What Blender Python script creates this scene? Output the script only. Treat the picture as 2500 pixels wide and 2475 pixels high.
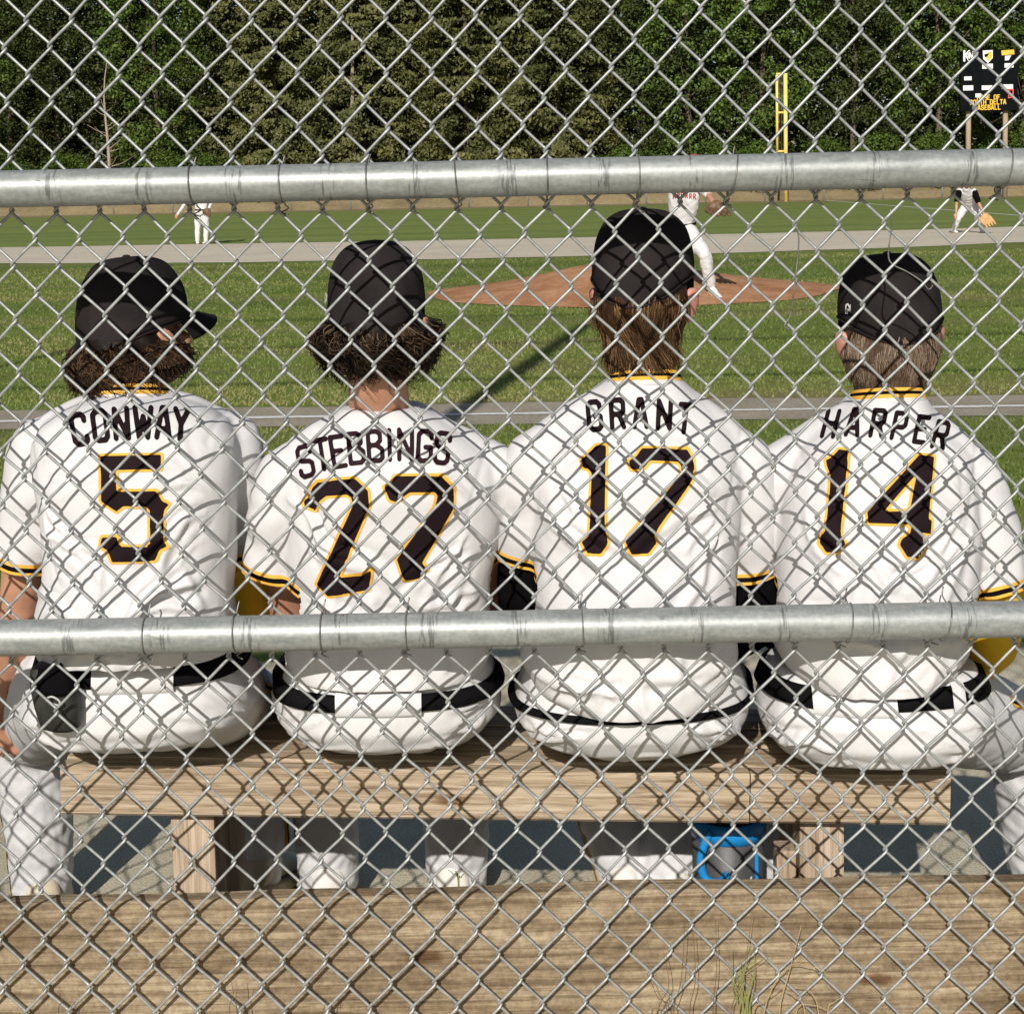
import bpy, bmesh, math, random
import numpy as np
from mathutils import Vector, Matrix, Euler
from mathutils.bvhtree import BVHTree
from mathutils import noise as mnoise

sc = bpy.context.scene
for o in list(bpy.data.objects):
    bpy.data.objects.remove(o)
COL = sc.collection
random.seed(7); RNG = np.random.default_rng(7)

# ------------------------------------------------------------------ camera
F_PX, PITCH, ROLL, CAM_H = 4000.0, 0.09306404, 0.02017617, 1.465
CY = 450 + F_PX * math.tan(PITCH)
cam = bpy.data.cameras.new('camera'); camo = bpy.data.objects.new('camera', cam); COL.objects.link(camo)
cam.sensor_width = 36; cam.lens = 36 * F_PX / 2500; cam.clip_start = 0.05; cam.clip_end = 2000
cam.shift_y = -(1237.5 - CY) / 2500
_R = Vector((1, 0, 0)); _U = Vector((0, math.sin(PITCH), math.cos(PITCH))); _F = Vector((0, math.cos(PITCH), -math.sin(PITCH)))
_c, _s = math.cos(ROLL), math.sin(ROLL)
X_ = _R * _c - _U * _s; Y_ = _U * _c + _R * _s; Z_ = -_F
camo.matrix_world = Matrix(((X_.x, Y_.x, Z_.x, 0), (X_.y, Y_.y, Z_.y, 0), (X_.z, Y_.z, Z_.z, CAM_H), (0, 0, 0, 1)))
sc.camera = camo
# ------------------------------------------------------------------ sky, sun, exposure
SUN_AZ = math.radians(10.0)      # light travels into the field, slightly to the right
SUN_T = 0.57                     # drop per metre into the field
SUN_EL = math.atan(SUN_T * math.cos(SUN_AZ))
world = bpy.data.worlds.new('World'); sc.world = world; world.use_nodes = True
wn = world.node_tree.nodes; wl = world.node_tree.links
for n in list(wn): wn.remove(n)
sky = wn.new('ShaderNodeTexSky'); sky.sky_type = 'NISHITA'; sky.sun_disc = False
sky.sun_elevation = SUN_EL; sky.sun_rotation = math.pi + SUN_AZ
bg = wn.new('ShaderNodeBackground'); bg.inputs['Strength'].default_value = 0.052
wo = wn.new('ShaderNodeOutputWorld')
wl.new(sky.outputs[0], bg.inputs[0]); wl.new(bg.outputs[0], wo.inputs[0])
sl = bpy.data.lights.new('sun', 'SUN'); sl.energy = 3.7; sl.angle = math.radians(0.53); sl.color = (1.0, 0.955, 0.895)
slo = bpy.data.objects.new('sun', sl); COL.objects.link(slo)
SUN_DIR = Vector((math.sin(SUN_AZ) * math.cos(SUN_EL), math.cos(SUN_AZ) * math.cos(SUN_EL), -math.sin(SUN_EL)))
slo.rotation_euler = SUN_DIR.to_track_quat('-Z', 'Y').to_euler(); slo.location = (-3, -8, 6)
vs = sc.view_settings; vs.view_transform = 'Standard'; vs.look = 'None'; vs.exposure = 0.36; vs.gamma = 1.0
vs.use_curve_mapping = False

# ------------------------------------------------------------------ helpers
KPX = 2500 / 1932.0
def ray(px, py):
    du, dv = px - 1250, py - CY
    u = (du * _c - dv * _s) / F_PX; v = (du * _s + dv * _c) / F_PX
    return Vector((u, math.cos(PITCH) - v * math.sin(PITCH), -math.sin(PITCH) - v * math.cos(PITCH)))
def P(x, y, D):
    d = ray(x * KPX, y * KPX); t = D / d.y
    return Vector((d.x * t, D, CAM_H + d.z * t))
def G(x, y, z=0.0):
    d = ray(x * KPX, y * KPX); t = (z - CAM_H) / d.z
    return Vector((d.x * t, d.y * t, z))
MPP = KPX / F_PX            # metres per (1932-wide) pixel per metre of distance

def obj(name, me, mat=None, parent=None, loc=None):
    o = bpy.data.objects.new(name, me); COL.objects.link(o)
    if mat is not None:
        for m in (mat if isinstance(mat, (list, tuple)) else [mat]): me.materials.append(m)
    if parent is not None: o.parent = parent
    if loc is not None: o.location = loc
    return o
def tag(o, label=None, cat=None, group=None, kind=None):
    if label: o['label'] = label
    if cat: o['category'] = cat
    if group: o['group'] = group
    if kind: o['kind'] = kind
    return o
def thing(name, label, cat, loc, group=None):
    o = bpy.data.objects.new(name, None); COL.objects.link(o); o.location = loc; o.empty_display_size = 0.1
    return tag(o, label, cat, group)
def bm_mesh(bm, name='m', smooth=True):
    me = bpy.data.meshes.new(name); bm.normal_update(); bm.to_mesh(me); bm.free()
    if smooth: me.polygons.foreach_set('use_smooth', [True] * len(me.polygons))
    return me
def py_mesh(name, v, f, smooth=False):
    me = bpy.data.meshes.new(name); me.from_pydata([tuple(a) for a in v], [], [tuple(a) for a in f]); me.update()
    if smooth: me.polygons.foreach_set('use_smooth', [True] * len(me.polygons))
    return me
def shift(me, d):
    n = len(me.vertices); a = np.empty(n * 3, np.float32); me.vertices.foreach_get('co', a)
    a = a.reshape(-1, 3) + np.array(d, np.float32); me.vertices.foreach_set('co', a.ravel()); me.update(); return me
def add_box(bm, c, s, rot=None, bevel=0.0):
    r = bmesh.ops.create_cube(bm, size=1.0); vs_ = r['verts']
    M = Matrix.Translation(c) @ (rot.to_4x4() if rot else Matrix.Identity(4)) @ Matrix.Diagonal((s[0], s[1], s[2], 1))
    bmesh.ops.transform(bm, matrix=M, verts=vs_)
    if bevel:
        es = list({e for v in vs_ for e in v.link_edges})
        bmesh.ops.bevel(bm, geom=es, offset=bevel, segments=2, affect='EDGES', profile=0.6)
def box_mesh(c, s, rot=None, bevel=0.0, smooth=False):
    bm = bmesh.new(); add_box(bm, Vector(c), s, rot, bevel); return bm_mesh(bm, smooth=smooth)
def ring_loft(bm, rings, cap=True):
    """rings: list of lists of Vectors (same count), closed loops"""
    R = [[bm.verts.new(p) for p in r] for r in rings]; n = len(R[0])
    for a, b in zip(R, R[1:]):
        for i in range(n):
            j = (i + 1) % n; bm.faces.new((a[i], a[j], b[j], b[i]))
    if cap:
        bm.faces.new(list(reversed(R[0]))); bm.faces.new(R[-1])
    return R
def frame_for(t, prev=None):
    t = t.normalized()
    if prev is None:
        up = Vector((0, 0, 1)) if abs(t.z) < 0.9 else Vector((0, 1, 0))
        u = t.cross(up).normalized()
    else:
        u = (prev - t * prev.dot(t)).normalized()
    return u, t.cross(u).normalized()
def tube(bm, pts, rad, n=12, cap=True, flat=None, round_ends=True):
    pts = [Vector(p) for p in pts]
    if not isinstance(rad, (list, tuple)): rad = [rad] * len(pts)
    rad = list(rad)
    if round_ends:
        d0 = (pts[0] - pts[1]).normalized(); d1 = (pts[-1] - pts[-2]).normalized()
        r0, r1 = rad[0], rad[-1]
        pre = [(pts[0] + d0 * r0 * math.sin(a), r0 * math.cos(a)) for a in (1.45, 1.0, 0.5)]
        post = [(pts[-1] + d1 * r1 * math.sin(a), r1 * math.cos(a)) for a in (0.5, 1.0, 1.45)]
        pts = [p for p, _ in pre] + pts + [p for p, _ in post]; rad = [r for _, r in pre] + rad + [r for _, r in post]
    rings = []; u = None
    for i, p in enumerate(pts):
        t = (pts[min(i + 1, len(pts) - 1)] - pts[max(i - 1, 0)])
        u, v = frame_for(t, u)
        a, b = (rad[i] if isinstance(rad[i], tuple) else (rad[i], rad[i]))
        rings.append([p + u * (a * math.cos(2 * math.pi * k / n)) + v * (b * math.sin(2 * math.pi * k / n)) for k in range(n)])
    ring_loft(bm, rings, cap)
def ellipsoid(bm, c, r, rot=None, seg=20):
    q = bmesh.ops.create_uvsphere(bm, u_segments=seg, v_segments=seg // 2 + 2, radius=1.0)['verts']
    M = Matrix.Translation(c) @ (rot.to_4x4() if rot else Matrix.Identity(4)) @ Matrix.Diagonal((r[0], r[1], r[2], 1))
    bmesh.ops.transform(bm, matrix=M, verts=q)
def smooth_curve(pts, sub=6):
    pts = [Vector(p) for p in pts]; out = []
    for i in range(len(pts) - 1):
        p0 = pts[max(i - 1, 0)]; p1 = pts[i]; p2 = pts[i + 1]; p3 = pts[min(i + 2, len(pts) - 1)]
        for k in range(sub):
            t = k / sub
            out.append(0.5 * ((2 * p1) + (p2 - p0) * t + (2 * p0 - 5 * p1 + 4 * p2 - p3) * t * t + (3 * p1 - p0 - 3 * p2 + p3) * t ** 3))
    out.append(pts[-1]); return out
def remesh(bm, voxel, it=6, fac=0.5):
    me = bpy.data.meshes.new('tmp'); bmesh.ops.recalc_face_normals(bm, faces=bm.faces); bm.to_mesh(me); bm.free()
    o = bpy.data.objects.new('tmp', me); COL.objects.link(o)
    m = o.modifiers.new('r', 'REMESH'); m.mode = 'VOXEL'; m.voxel_size = voxel; m.use_smooth_shade = True
    if it:
        s_ = o.modifiers.new('s', 'SMOOTH'); s_.factor = fac; s_.iterations = it
    dg = bpy.context.evaluated_depsgraph_get(); r = bpy.data.meshes.new_from_object(o.evaluated_get(dg))
    bpy.data.objects.remove(o); bpy.data.meshes.remove(me)
    r.polygons.foreach_set('use_smooth', [True] * len(r.polygons))
    return r
def get_co(me):
    a = np.empty(len(me.vertices) * 3); me.vertices.foreach_get('co', a); return a.reshape(-1, 3)
def get_no(me):
    a = np.empty(len(me.vertices) * 3); me.vertices.foreach_get('normal', a); return a.reshape(-1, 3)
def set_co(me, a): me.vertices.foreach_set('co', a.ravel()); me.update()
def snoise(p, f, seed=0, oct=3):
    """cheap smooth noise from sums of sines, about -1..1"""
    r = np.random.default_rng(seed); out = np.zeros(len(p)); amp = 1; tot = 0
    for o_ in range(oct):
        for k in range(4):
            d = r.normal(size=3); d /= np.linalg.norm(d)
            out += amp * np.sin(p @ d * f * (1 + .5 * r.random()) * 6.283 + r.random() * 6.283 + 1.2 * np.sin(p @ np.roll(d, 1) * f * 4.1 + r.random() * 6)) / 2.2
        tot += amp; f *= 2; amp *= .5
    return out / tot
def folds(me, fl, mask=None, seed=0, wob=0.012):
    co = get_co(me); no = get_no(me); d = np.zeros(len(co))
    wx = snoise(co, 6, seed + 1, 2) * wob; wz = snoise(co, 6, seed + 2, 2) * wob
    q = co[:, [0, 2]] + np.stack([wx, wz], 1)
    for (ax, az, bx, bz, w, a) in fl:
        A = np.array([ax, az]); B = np.array([bx, bz]); AB = B - A; L = np.linalg.norm(AB)
        t = ((q - A) @ AB) / (L * L); tc = np.clip(t, 0, 1)
        n = np.array([-AB[1], AB[0]]) / L
        s = (q - A) @ n
        e = np.clip(np.minimum(tc, 1 - tc) * 4, 0, 1); e = e * e * (3 - 2 * e)
        e = e * ((t > 0) & (t < 1))
        ww = w * (0.7 + 0.6 * tc)
        prof = np.exp(-(s / ww) ** 2) - 0.55 * np.exp(-((s - 1.7 * ww) / ww) ** 2) - 0.25 * np.exp(-((s + 1.8 * ww) / ww) ** 2)
        d += a * prof * e
    if mask is not None: d *= mask(co, no)
    set_co(me, co + no * d[:, None]); return me

# ------------------------------------------------------------------ materials
def new_mat(name):
    m = bpy.data.materials.new(name); m.use_nodes = True; nt = m.node_tree
    b = nt.nodes['Principled BSDF']; return m, nt, b
def nd(nt, typ, **kw):
    n = nt.nodes.new(typ)
    for k, v in kw.items():
        if k in n.inputs: n.inputs[k].default_value = v
        else: setattr(n, k, v)
    return n
def ramp(nt, src, stops):
    r = nt.nodes.new('ShaderNodeValToRGB'); cr = r.color_ramp
    while len(cr.elements) < len(stops): cr.elements.new(0.5)
    for e, (p, c) in zip(cr.elements, stops):
        e.position = p; e.color = (*c, 1) if len(c) == 3 else c
    nt.links.new(src, r.inputs[0]); return r
def coords(nt, scale=(1, 1, 1), kind='Object', rot=(0, 0, 0)):
    t = nt.nodes.new('ShaderNodeTexCoord'); mp = nt.nodes.new('ShaderNodeMapping')
    mp.inputs['Scale'].default_value = scale; mp.inputs['Rotation'].default_value = rot
    nt.links.new(t.outputs[kind], mp.inputs[0]); return mp.outputs[0]
def bump(nt, b, h, strength=0.3, dist=0.002):
    n = nt.nodes.new('ShaderNodeBump'); n.inputs['Strength'].default_value = strength; n.inputs['Distance'].default_value = dist
    nt.links.new(h, n.inputs['Height']); nt.links.new(n.outputs[0], b.inputs['Normal'])
def noise_tex(nt, vec, scale, detail=4, rough=0.55, dist=0.0):
    n = nt.nodes.new('ShaderNodeTexNoise'); n.inputs['Scale'].default_value = scale; n.inputs['Detail'].default_value = detail
    n.inputs['Roughness'].default_value = rough; n.inputs['Distortion'].default_value = dist
    nt.links.new(vec, n.inputs['Vector']); return n
def mixc(nt, fac, a, b_, typ='MIX'):
    m = nt.nodes.new('ShaderNodeMix'); m.data_type = 'RGBA'; m.blend_type = typ
    if isinstance(fac, float): m.inputs[0].default_value = fac
    else: nt.links.new(fac, m.inputs[0])
    for i, v in ((6, a), (7, b_)):
        if isinstance(v, tuple): m.inputs[i].default_value = (*v, 1)
        else: nt.links.new(v, m.inputs[i])
    return m.outputs[2]
def mat_noise(name, c1, c2, scale=8.0, rough=0.7, bstr=0.2, bscale=120.0, bdist=0.002, metal=0.0, stretch=(1, 1, 1), sheen=0.0, p=(0.35, 0.65), spec=0.5):
    m, nt, b = new_mat(name); v = coords(nt, stretch)
    n = noise_tex(nt, v, scale); r = ramp(nt, n.outputs[0], [(p[0], c1), (p[1], c2)])
    nt.links.new(r.outputs[0], b.inputs['Base Color']); b.inputs['Roughness'].default_value = rough; b.inputs['Metallic'].default_value = metal
    b.inputs['Specular IOR Level'].default_value = spec
    if sheen: b.inputs['Sheen Weight'].default_value = sheen
    if bstr: bump(nt, b, noise_tex(nt, v, bscale, 3).outputs[0], bstr, bdist)
    return m
M = {}
M['white_cloth'] = mat_noise('white_cloth', (.585, .572, .57), (.64, .628, .626), 5, .85, .25, 160, .0015, spec=.2)
M['pants_cloth'] = mat_noise('pants_cloth', (.585, .575, .574), (.64, .632, .631), 6, .88, .25, 140, .0015, spec=.2)
M['black_cloth'] = mat_noise('black_cloth', (.004, .0035, .004), (.007, .006, .007), 12, .95, .2, 200, .001, spec=.03)
M['number_black'] = mat_noise('number_black', (.008, .0032, .0045), (.013, .005, .007), 12, .8, .15, 220, .0008, spec=.15)
M['name_maroon'] = mat_noise('name_maroon', (.015, .005, .008), (.022, .007, .011), 12, .75, .15, 220, .0008, spec=.15)
M['gold_cloth'] = mat_noise('gold_cloth', (.70, .37, .045), (.78, .43, .07), 12, .8, .15, 220, .0008, spec=.15)
M['yellow_sleeve'] = mat_noise('yellow_sleeve', (.62, .38, .015), (.72, .45, .03), 12, .7, .15, 220, .0008, spec=.3)
M['cap_cloth'] = mat_noise('cap_cloth', (.017, .014, .0145), (.026, .0215, .022), 14, .95, .3, 260, .001, spec=.06)
M['belt'] = mat_noise('belt', (.004, .0038, .0045), (.007, .0065, .0075), 10, .8, .1, 200, .001, spec=.05)
def skin_mat(name, c1, c2):
    m, nt, b = new_mat(name); v = coords(nt); n = noise_tex(nt, v, 22, 4)
    r = ramp(nt, n.outputs[0], [(.3, c1), (.7, c2)]); nt.links.new(r.outputs[0], b.inputs['Base Color'])
    b.inputs['Roughness'].default_value = .55; b.inputs['Subsurface Weight'].default_value = .12
    b.inputs['Subsurface Radius'].default_value = (.012, .004, .002); b.inputs['Subsurface Scale'].default_value = .5
    bump(nt, b, noise_tex(nt, v, 220, 3).outputs[0], .12, .001); return m
M['skin_tan'] = skin_mat('skin_tan', (.40, .19, .115), (.52, .27, .17))
M['skin_pink'] = skin_mat('skin_pink', (.47, .20, .145), (.58, .30, .22))
M['skin_dark'] = skin_mat('skin_dark', (.26, .11, .065), (.36, .17, .10))
def hair_mat(name, a, b2, c):
    m, nt, b = new_mat(name); at = nt.nodes.new('ShaderNodeAttribute'); at.attribute_name = 'tint'
    r = ramp(nt, at.outputs['Fac'], [(0.0, a), (.55, b2), (1.0, c)]); nt.links.new(r.outputs[0], b.inputs['Base Color'])
    b.inputs['Roughness'].default_value = .5; b.inputs['Specular IOR Level'].default_value = .18; return m
M['hair_curly'] = hair_mat('hair_curly', (.005, .0025, .0015), (.020, .010, .005), (.105, .056, .026))  # lightest strand tint raised to paint in sunlit highlights
M['hair_dark'] = hair_mat('hair_dark', (.004, .0025, .002), (.016, .009, .005), (.10, .062, .034))  # light end of the strand tints also stands in for sun highlights
M['hair_brown'] = hair_mat('hair_brown', (.03, .013, .006), (.08, .042, .018), (.22, .13, .06))
M['hair_grey'] = hair_mat('hair_grey', (.05, .028, .017), (.13, .085, .052), (.30, .23, .165))
M['eye'] = mat_noise('eye', (.7, .7, .68), (.8, .8, .78), 4, .2, 0)
M['iris'] = mat_noise('iris', (.03, .02, .015), (.05, .035, .02), 30, .2, 0)
M['steel_wire'] = mat_noise('steel_wire', (.27, .28, .275), (.40, .41, .40), 60, .42, .25, 300, .0006, metal=.35)
M['tie_wire'] = mat_noise('tie_wire', (.12, .11, .10), (.30, .29, .27), 40, .45, .2, 300, .0005, metal=.6)
# galvanised pipe with scuff rings
def rail_mat():
    m, nt, b = new_mat('galvanised_pipe'); v = coords(nt, (1, 1, 1)); tc = nt.nodes.new('ShaderNodeTexCoord')
    n1 = noise_tex(nt, coords(nt, (2, 9, 9)), 9, 6, .6); base = ramp(nt, n1.outputs[0], [(.25, (.23, .245, .238)), (.5, (.30, .315, .305)), (.75, (.37, .385, .372))])
    n2 = noise_tex(nt, v, 130, 3, .6); sp = ramp(nt, n2.outputs[0], [(.42, (.80, .80, .80)), (.62, (1.12, 1.12, 1.1))])
    c1 = mixc(nt, .55, base.outputs[0], sp.outputs[0], 'MULTIPLY')
    sx = nt.nodes.new('ShaderNodeSeparateXYZ'); nt.links.new(tc.outputs['Object'], sx.inputs[0])
    mm = nt.nodes.new('ShaderNodeMath'); mm.operation = 'PINGPONG'; mm.inputs[1].default_value = .0675; nt.links.new(sx.outputs[0], mm.inputs[0])
    near = ramp(nt, mm.outputs[0], [(.0, (1, 1, 1)), (.010, (1, 1, 1)), (.018, (0, 0, 0))])
    ns = noise_tex(nt, coords(nt, (9, .9, .9)), 26, 3, .6); sc_ = ramp(nt, ns.outputs[0], [(.52, (0, 0, 0)), (.60, (1, 1, 1))])
    fac = nt.nodes.new('ShaderNodeMath'); fac.operation = 'MULTIPLY'; nt.links.new(near.outputs[0], fac.inputs[0]); nt.links.new(sc_.outputs[0], fac.inputs[1])
    f2 = nt.nodes.new('ShaderNodeMath'); f2.operation = 'MULTIPLY'; f2.inputs[1].default_value = .62; nt.links.new(fac.outputs[0], f2.inputs[0])
    c2 = mixc(nt, f2.outputs[0], c1, (.05, .05, .05))
    nk = noise_tex(nt, coords(nt, (1.2, 4, 4)), 17, 5, .7, .6); k = ramp(nt, nk.outputs[0], [(.665, (0, 0, 0)), (.70, (1, 1, 1))])
    k2 = nt.nodes.new('ShaderNodeMath'); k2.operation = 'MULTIPLY'; k2.inputs[1].default_value = .6; nt.links.new(k.outputs[0], k2.inputs[0])
    c3 = mixc(nt, k2.outputs[0], c2, (.07, .07, .07))
    nt.links.new(c3, b.inputs['Base Color']); b.inputs['Metallic'].default_value = .35
    rr = ramp(nt, n1.outputs[0], [(.3, (.40, .40, .40)), (.7, (.54, .54, .54))]); nt.links.new(rr.outputs[0], b.inputs['Roughness'])
    bump(nt, b, n2.outputs[0], .12, .0006); return m
M['pipe'] = rail_mat()
def wood_mat(name, ca, cb, cc, ax='x', scale=1.0, knots=True, dirt=0.0):
    m, nt, b = new_mat(name)
    st = {'x': (1.8, 46, 46), 'z': (46, 46, 1.8)}[ax]; st2 = {'x': (.9, 7, 7), 'z': (7, 7, .9)}[ax]
    v = coords(nt, tuple(s * scale for s in st)); v2 = coords(nt, tuple(s * scale for s in st2))
    n = noise_tex(nt, v, 3.2, 6, .62, 1.1); big = noise_tex(nt, v2, 2.0, 4, .5, .6)
    g = ramp(nt, n.outputs[0], [(.34, ca), (.5, cb), (.64, cc)])
    t = ramp(nt, big.outputs[0], [(.3, (.78, .74, .70)), (.55, (1, 1, 1)), (.8, (1.08, 1.05, 1.0))])
    c = mixc(nt, 1.0, g.outputs[0], t.outputs[0], 'MULTIPLY')
    w = nt.nodes.new('ShaderNodeTexWave'); w.wave_type = 'BANDS'; w.bands_direction = 'Z' if ax == 'x' else 'X'
    w.inputs['Scale'].default_value = 1.4; w.inputs['Distortion'].default_value = 9; w.inputs['Detail'].default_value = 3; w.inputs['Detail Scale'].default_value = .6
    nt.links.new(v2, w.inputs['Vector']); wr = ramp(nt, w.outputs[0], [(.0, (.72, .66, .60)), (.22, (1, 1, 1))])
    c = mixc(nt, .55, c, wr.outputs[0], 'MULTIPLY')
    if knots:
        vo = nt.nodes.new('ShaderNodeTexVoronoi'); vo.inputs['Scale'].default_value = 1.0; vo.inputs['Randomness'].default_value = 1.0
        vk = coords(nt, (3.2, 9, 9) if ax == 'x' else (9, 9, 3.2)); nt.links.new(vk, vo.inputs['Vector'])
        kr = ramp(nt, vo.outputs['Distance'], [(.045, (.30, .17, .10)), (.075, (.55, .40, .28)), (.12, (1, 1, 1))])
        c = mixc(nt, .85, c, kr.outputs[0], 'MULTIPLY')
    if dirt:
        nd_ = noise_tex(nt, coords(nt, (1.3, 3, 3)), 3.1, 6, .7, .5); dr = ramp(nt, nd_.outputs[0], [(.40, (1, 1, 1)), (.66, (.42, .36, .30))])
        c = mixc(nt, dirt, c, dr.outputs[0], 'MULTIPLY')
        nf = noise_tex(nt, coords(nt), 95, 4, .7); fr = ramp(nt, nf.outputs[0], [(.38, (.62, .58, .53)), (.60, (1.1, 1.08, 1.02))])
        c = mixc(nt, .65, c, fr.outputs[0], 'MULTIPLY')
    nt.links.new(c, b.inputs['Base Color']); b.inputs['Roughness'].default_value = .78; b.inputs['Specular IOR Level'].default_value = .25
    bump(nt, b, n.outputs[0], .45, .0025); return m
M['bench_wood'] = wood_mat('bench_wood', (.19, .135, .085), (.40, .315, .215), (.52, .43, .315), 'x')
M['post_wood'] = wood_mat('post_wood', (.26, .185, .12), (.44, .34, .24), (.54, .44, .33), 'z', 1.1)
M['board_wood'] = wood_mat('board_wood', (.165, .125, .08), (.31, .245, .16), (.42, .345, .24), 'x', .8, True, .75)
# ground materials
def ground_mat(name, stops, scale, fine, fscale, rough=.95, bs=.5, bd=.01, extra=None):
    m, nt, b = new_mat(name); v = coords(nt)
    n = noise_tex(nt, v, scale, 6, .6); r = ramp(nt, n.outputs[0], stops)
    f = noise_tex(nt, v, fscale, 4, .65); fr = ramp(nt, f.outputs[0], [(.3, (1 - fine,) * 3), (.7, (1 + fine,) * 3)])
    c = mixc(nt, 1.0, r.outputs[0], fr.outputs[0], 'MULTIPLY')
    if extra: c = extra(nt, c)
    nt.links.new(c, b.inputs['Base Color']); b.inputs['Roughness'].default_value = rough; b.inputs['Specular IOR Level'].default_value = .15
    bump(nt, b, f.outputs[0], bs, bd); return m
def grass_extra(nt, c):
    n = noise_tex(nt, coords(nt, (.07, .42, 1)), 1.7, 5, .6, .4)
    r = ramp(nt, n.outputs[0], [(.48, (0, 0, 0)), (.66, (1, 1, 1))])
    c = mixc(nt, r.outputs[0], c, (.19, .165, .07))
    w = noise_tex(nt, coords(nt, (.02, .55, 1)), 1.0, 2, .5)
    wr = ramp(nt, w.outputs[0], [(.4, (.86, .9, .85)), (.6, (1.06, 1.05, 1.04))])
    return mixc(nt, 1.0, c, wr.outputs[0], 'MULTIPLY')
M['grass'] = ground_mat('grass', [(.3, (.095, .135, .022)), (.5, (.135, .180, .034)), (.72, (.175, .200, .052))], .8, .45, 24, .95, .6, .03, grass_extra)
M['outfield'] = ground_mat('outfield', [(.3, (.150, .190, .048)), (.7, (.180, .220, .060))], .25, .15, 3, .95, .3, .03, lambda nt, c: mixc(nt, .5, c, ramp(nt, noise_tex(nt, coords(nt, (.01, .25, 1)), 1.3, 3, .5).outputs[0], [(.35, (.72, .76, .7)), (.65, (1.2, 1.16, 1.1))]).outputs[0], 'MULTIPLY'))
M['dugout_dirt'] = ground_mat('dugout_dirt', [(.3, (.44, .385, .27)), (.55, (.53, .47, .335)), (.75, (.60, .535, .39))], 4, .32, 170, .95, .6, .006)
M['infield_dirt'] = ground_mat('infield_dirt', [(.3, (.52, .45, .345)), (.7, (.60, .53, .41))], .5, .10, 8, .95, .3, .01)
M['line_dirt'] = ground_mat('line_dirt', [(.3, (.26, .225, .165)), (.7, (.36, .315, .24))], 2.0, .25, 40, .95, .4, .01)
M['mound_clay'] = ground_mat('mound_clay', [(.3, (.30, .135, .062)), (.5, (.40, .20, .10)), (.72, (.50, .29, .16))], 1.6, .22, 14, .95, .5, .02)
M['dry_bank'] = ground_mat('dry_bank', [(.3, (.20, .155, .08)), (.7, (.30, .235, .13))], .5, .2, 5)
M['forest_floor'] = ground_mat('forest_floor', [(.3, (.02, .02, .01)), (.7, (.045, .04, .02))], .5, .2, 5)
M['chalk'] = mat_noise('chalk', (.62, .61, .58), (.78, .77, .74), 20, .95, .3, 60, .004)

# ------------------------------------------------------------------ ground
def sheet(name, pts, z, mat, sub=0):
    me = py_mesh(name, [(x, y, z) for x, y in pts], [list(range(len(pts)))]); o = obj(name, me, mat); return tag(o, kind='structure')
sheet('field_ground', [(-900, -60), (900, -60), (900, 1500), (-900, 1500)], 0.0, M['grass'])
def wavy_band(name, xs, y0, y1, z, mat, a0=.0, a1=.0, f=1.0, sd=0):
    r = np.random.default_rng(sd); ph = r.random(8) * 6.28
    def wob(x, k, a): return a * (math.sin(x * f + ph[k]) + .6 * math.sin(x * f * 2.7 + ph[k + 1]) + .4 * math.sin(x * f * 6.1 + ph[k + 2]))
    v = []; fc = []
    for x in xs: v += [(x, (y0(x) if callable(y0) else y0) + wob(x, 0, a0), z), (x, (y1(x) if callable(y1) else y1) + wob(x, 4, a1), z)]
    for i in range(len(xs) - 1): fc.append((2 * i, 2 * i + 2, 2 * i + 3, 2 * i + 1))
    return tag(obj(name, py_mesh(name, v, fc), mat), kind='structure')
wavy_band('dugout_ground', np.arange(-9, 9.01, .12), -6.0, lambda x: 5.15 + .0 * x, .006, M['dugout_dirt'], 0, .16, 1.9, 3)
wavy_band('foul_line_dirt', np.arange(-30, 30.1, .2), lambda x: 9.98 - .045 * x, lambda x: 10.92 - .03 * x, .004, M['line_dirt'], .03, .03, 1.3, 5)
wavy_band('chalk_line', np.arange(-30, 30.1, .25), lambda x: 10.34 - .035 * x, lambda x: 10.42 - .035 * x, .008, M['chalk'], .006, .006, 3, 6)
wavy_band('outfield_grass', np.arange(-140, 140.1, 2), lambda x: 40.2 + .010 * x * x * 0, lambda x: 103 + .0 * x, .004, M['outfield'], 0, .3, .2, 7)
wavy_band('infield_dirt', np.arange(-40, 40.1, .5), lambda x: 32.6 + .020 * x * x, lambda x: 44.0 + .008 * x * x, .008, M['infield_dirt'], .12, .12, .5, 8)
wavy_band('warning_track', np.arange(-150, 150.1, 3), 102.5, 109.6, .008, M['dry_bank'], .3, 0, .2, 9)
# earth bank and forest floor beyond the outfield
v = []; f = []
for i, x in enumerate(np.arange(-170, 171, 5)):
    for (y, z) in ((109.4, -.05), (112, .9 + .25 * math.sin(x * .21)), (118, 1.0), (190, 2.5)): v.append((x, y, z))
n = len(v) // 4
for i in range(n - 1):
    for k in range(3): f.append((4 * i + k, 4 * i + 4 + k, 4 * i + 5 + k, 4 * i + 1 + k))
me = py_mesh('terrain', v, f); o = obj('terrain', me, [M['dry_bank'], M['forest_floor']]); tag(o, kind='structure')
for p_ in me.polygons: p_.material_index = 0 if (p_.index % 3) < 1 else 1
# far foul line chalk in the outfield
a_, b_ = G(1560, 379), G(1932, 408); d_ = (b_ - a_).normalized(); nrm = Vector((-d_.y, d_.x, 0)) * .07
me = py_mesh('foul_line_chalk', [a_ - nrm + Vector((0, 0, .012)), a_ + nrm + Vector((0, 0, .012)), b_ + d_ * 12 + nrm + Vector((0, 0, .012)), b_ + d_ * 12 - nrm + Vector((0, 0, .012))], [(0, 1, 2, 3)])
tag(obj('foul_line_chalk', me, M['chalk']), kind='structure')
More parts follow.
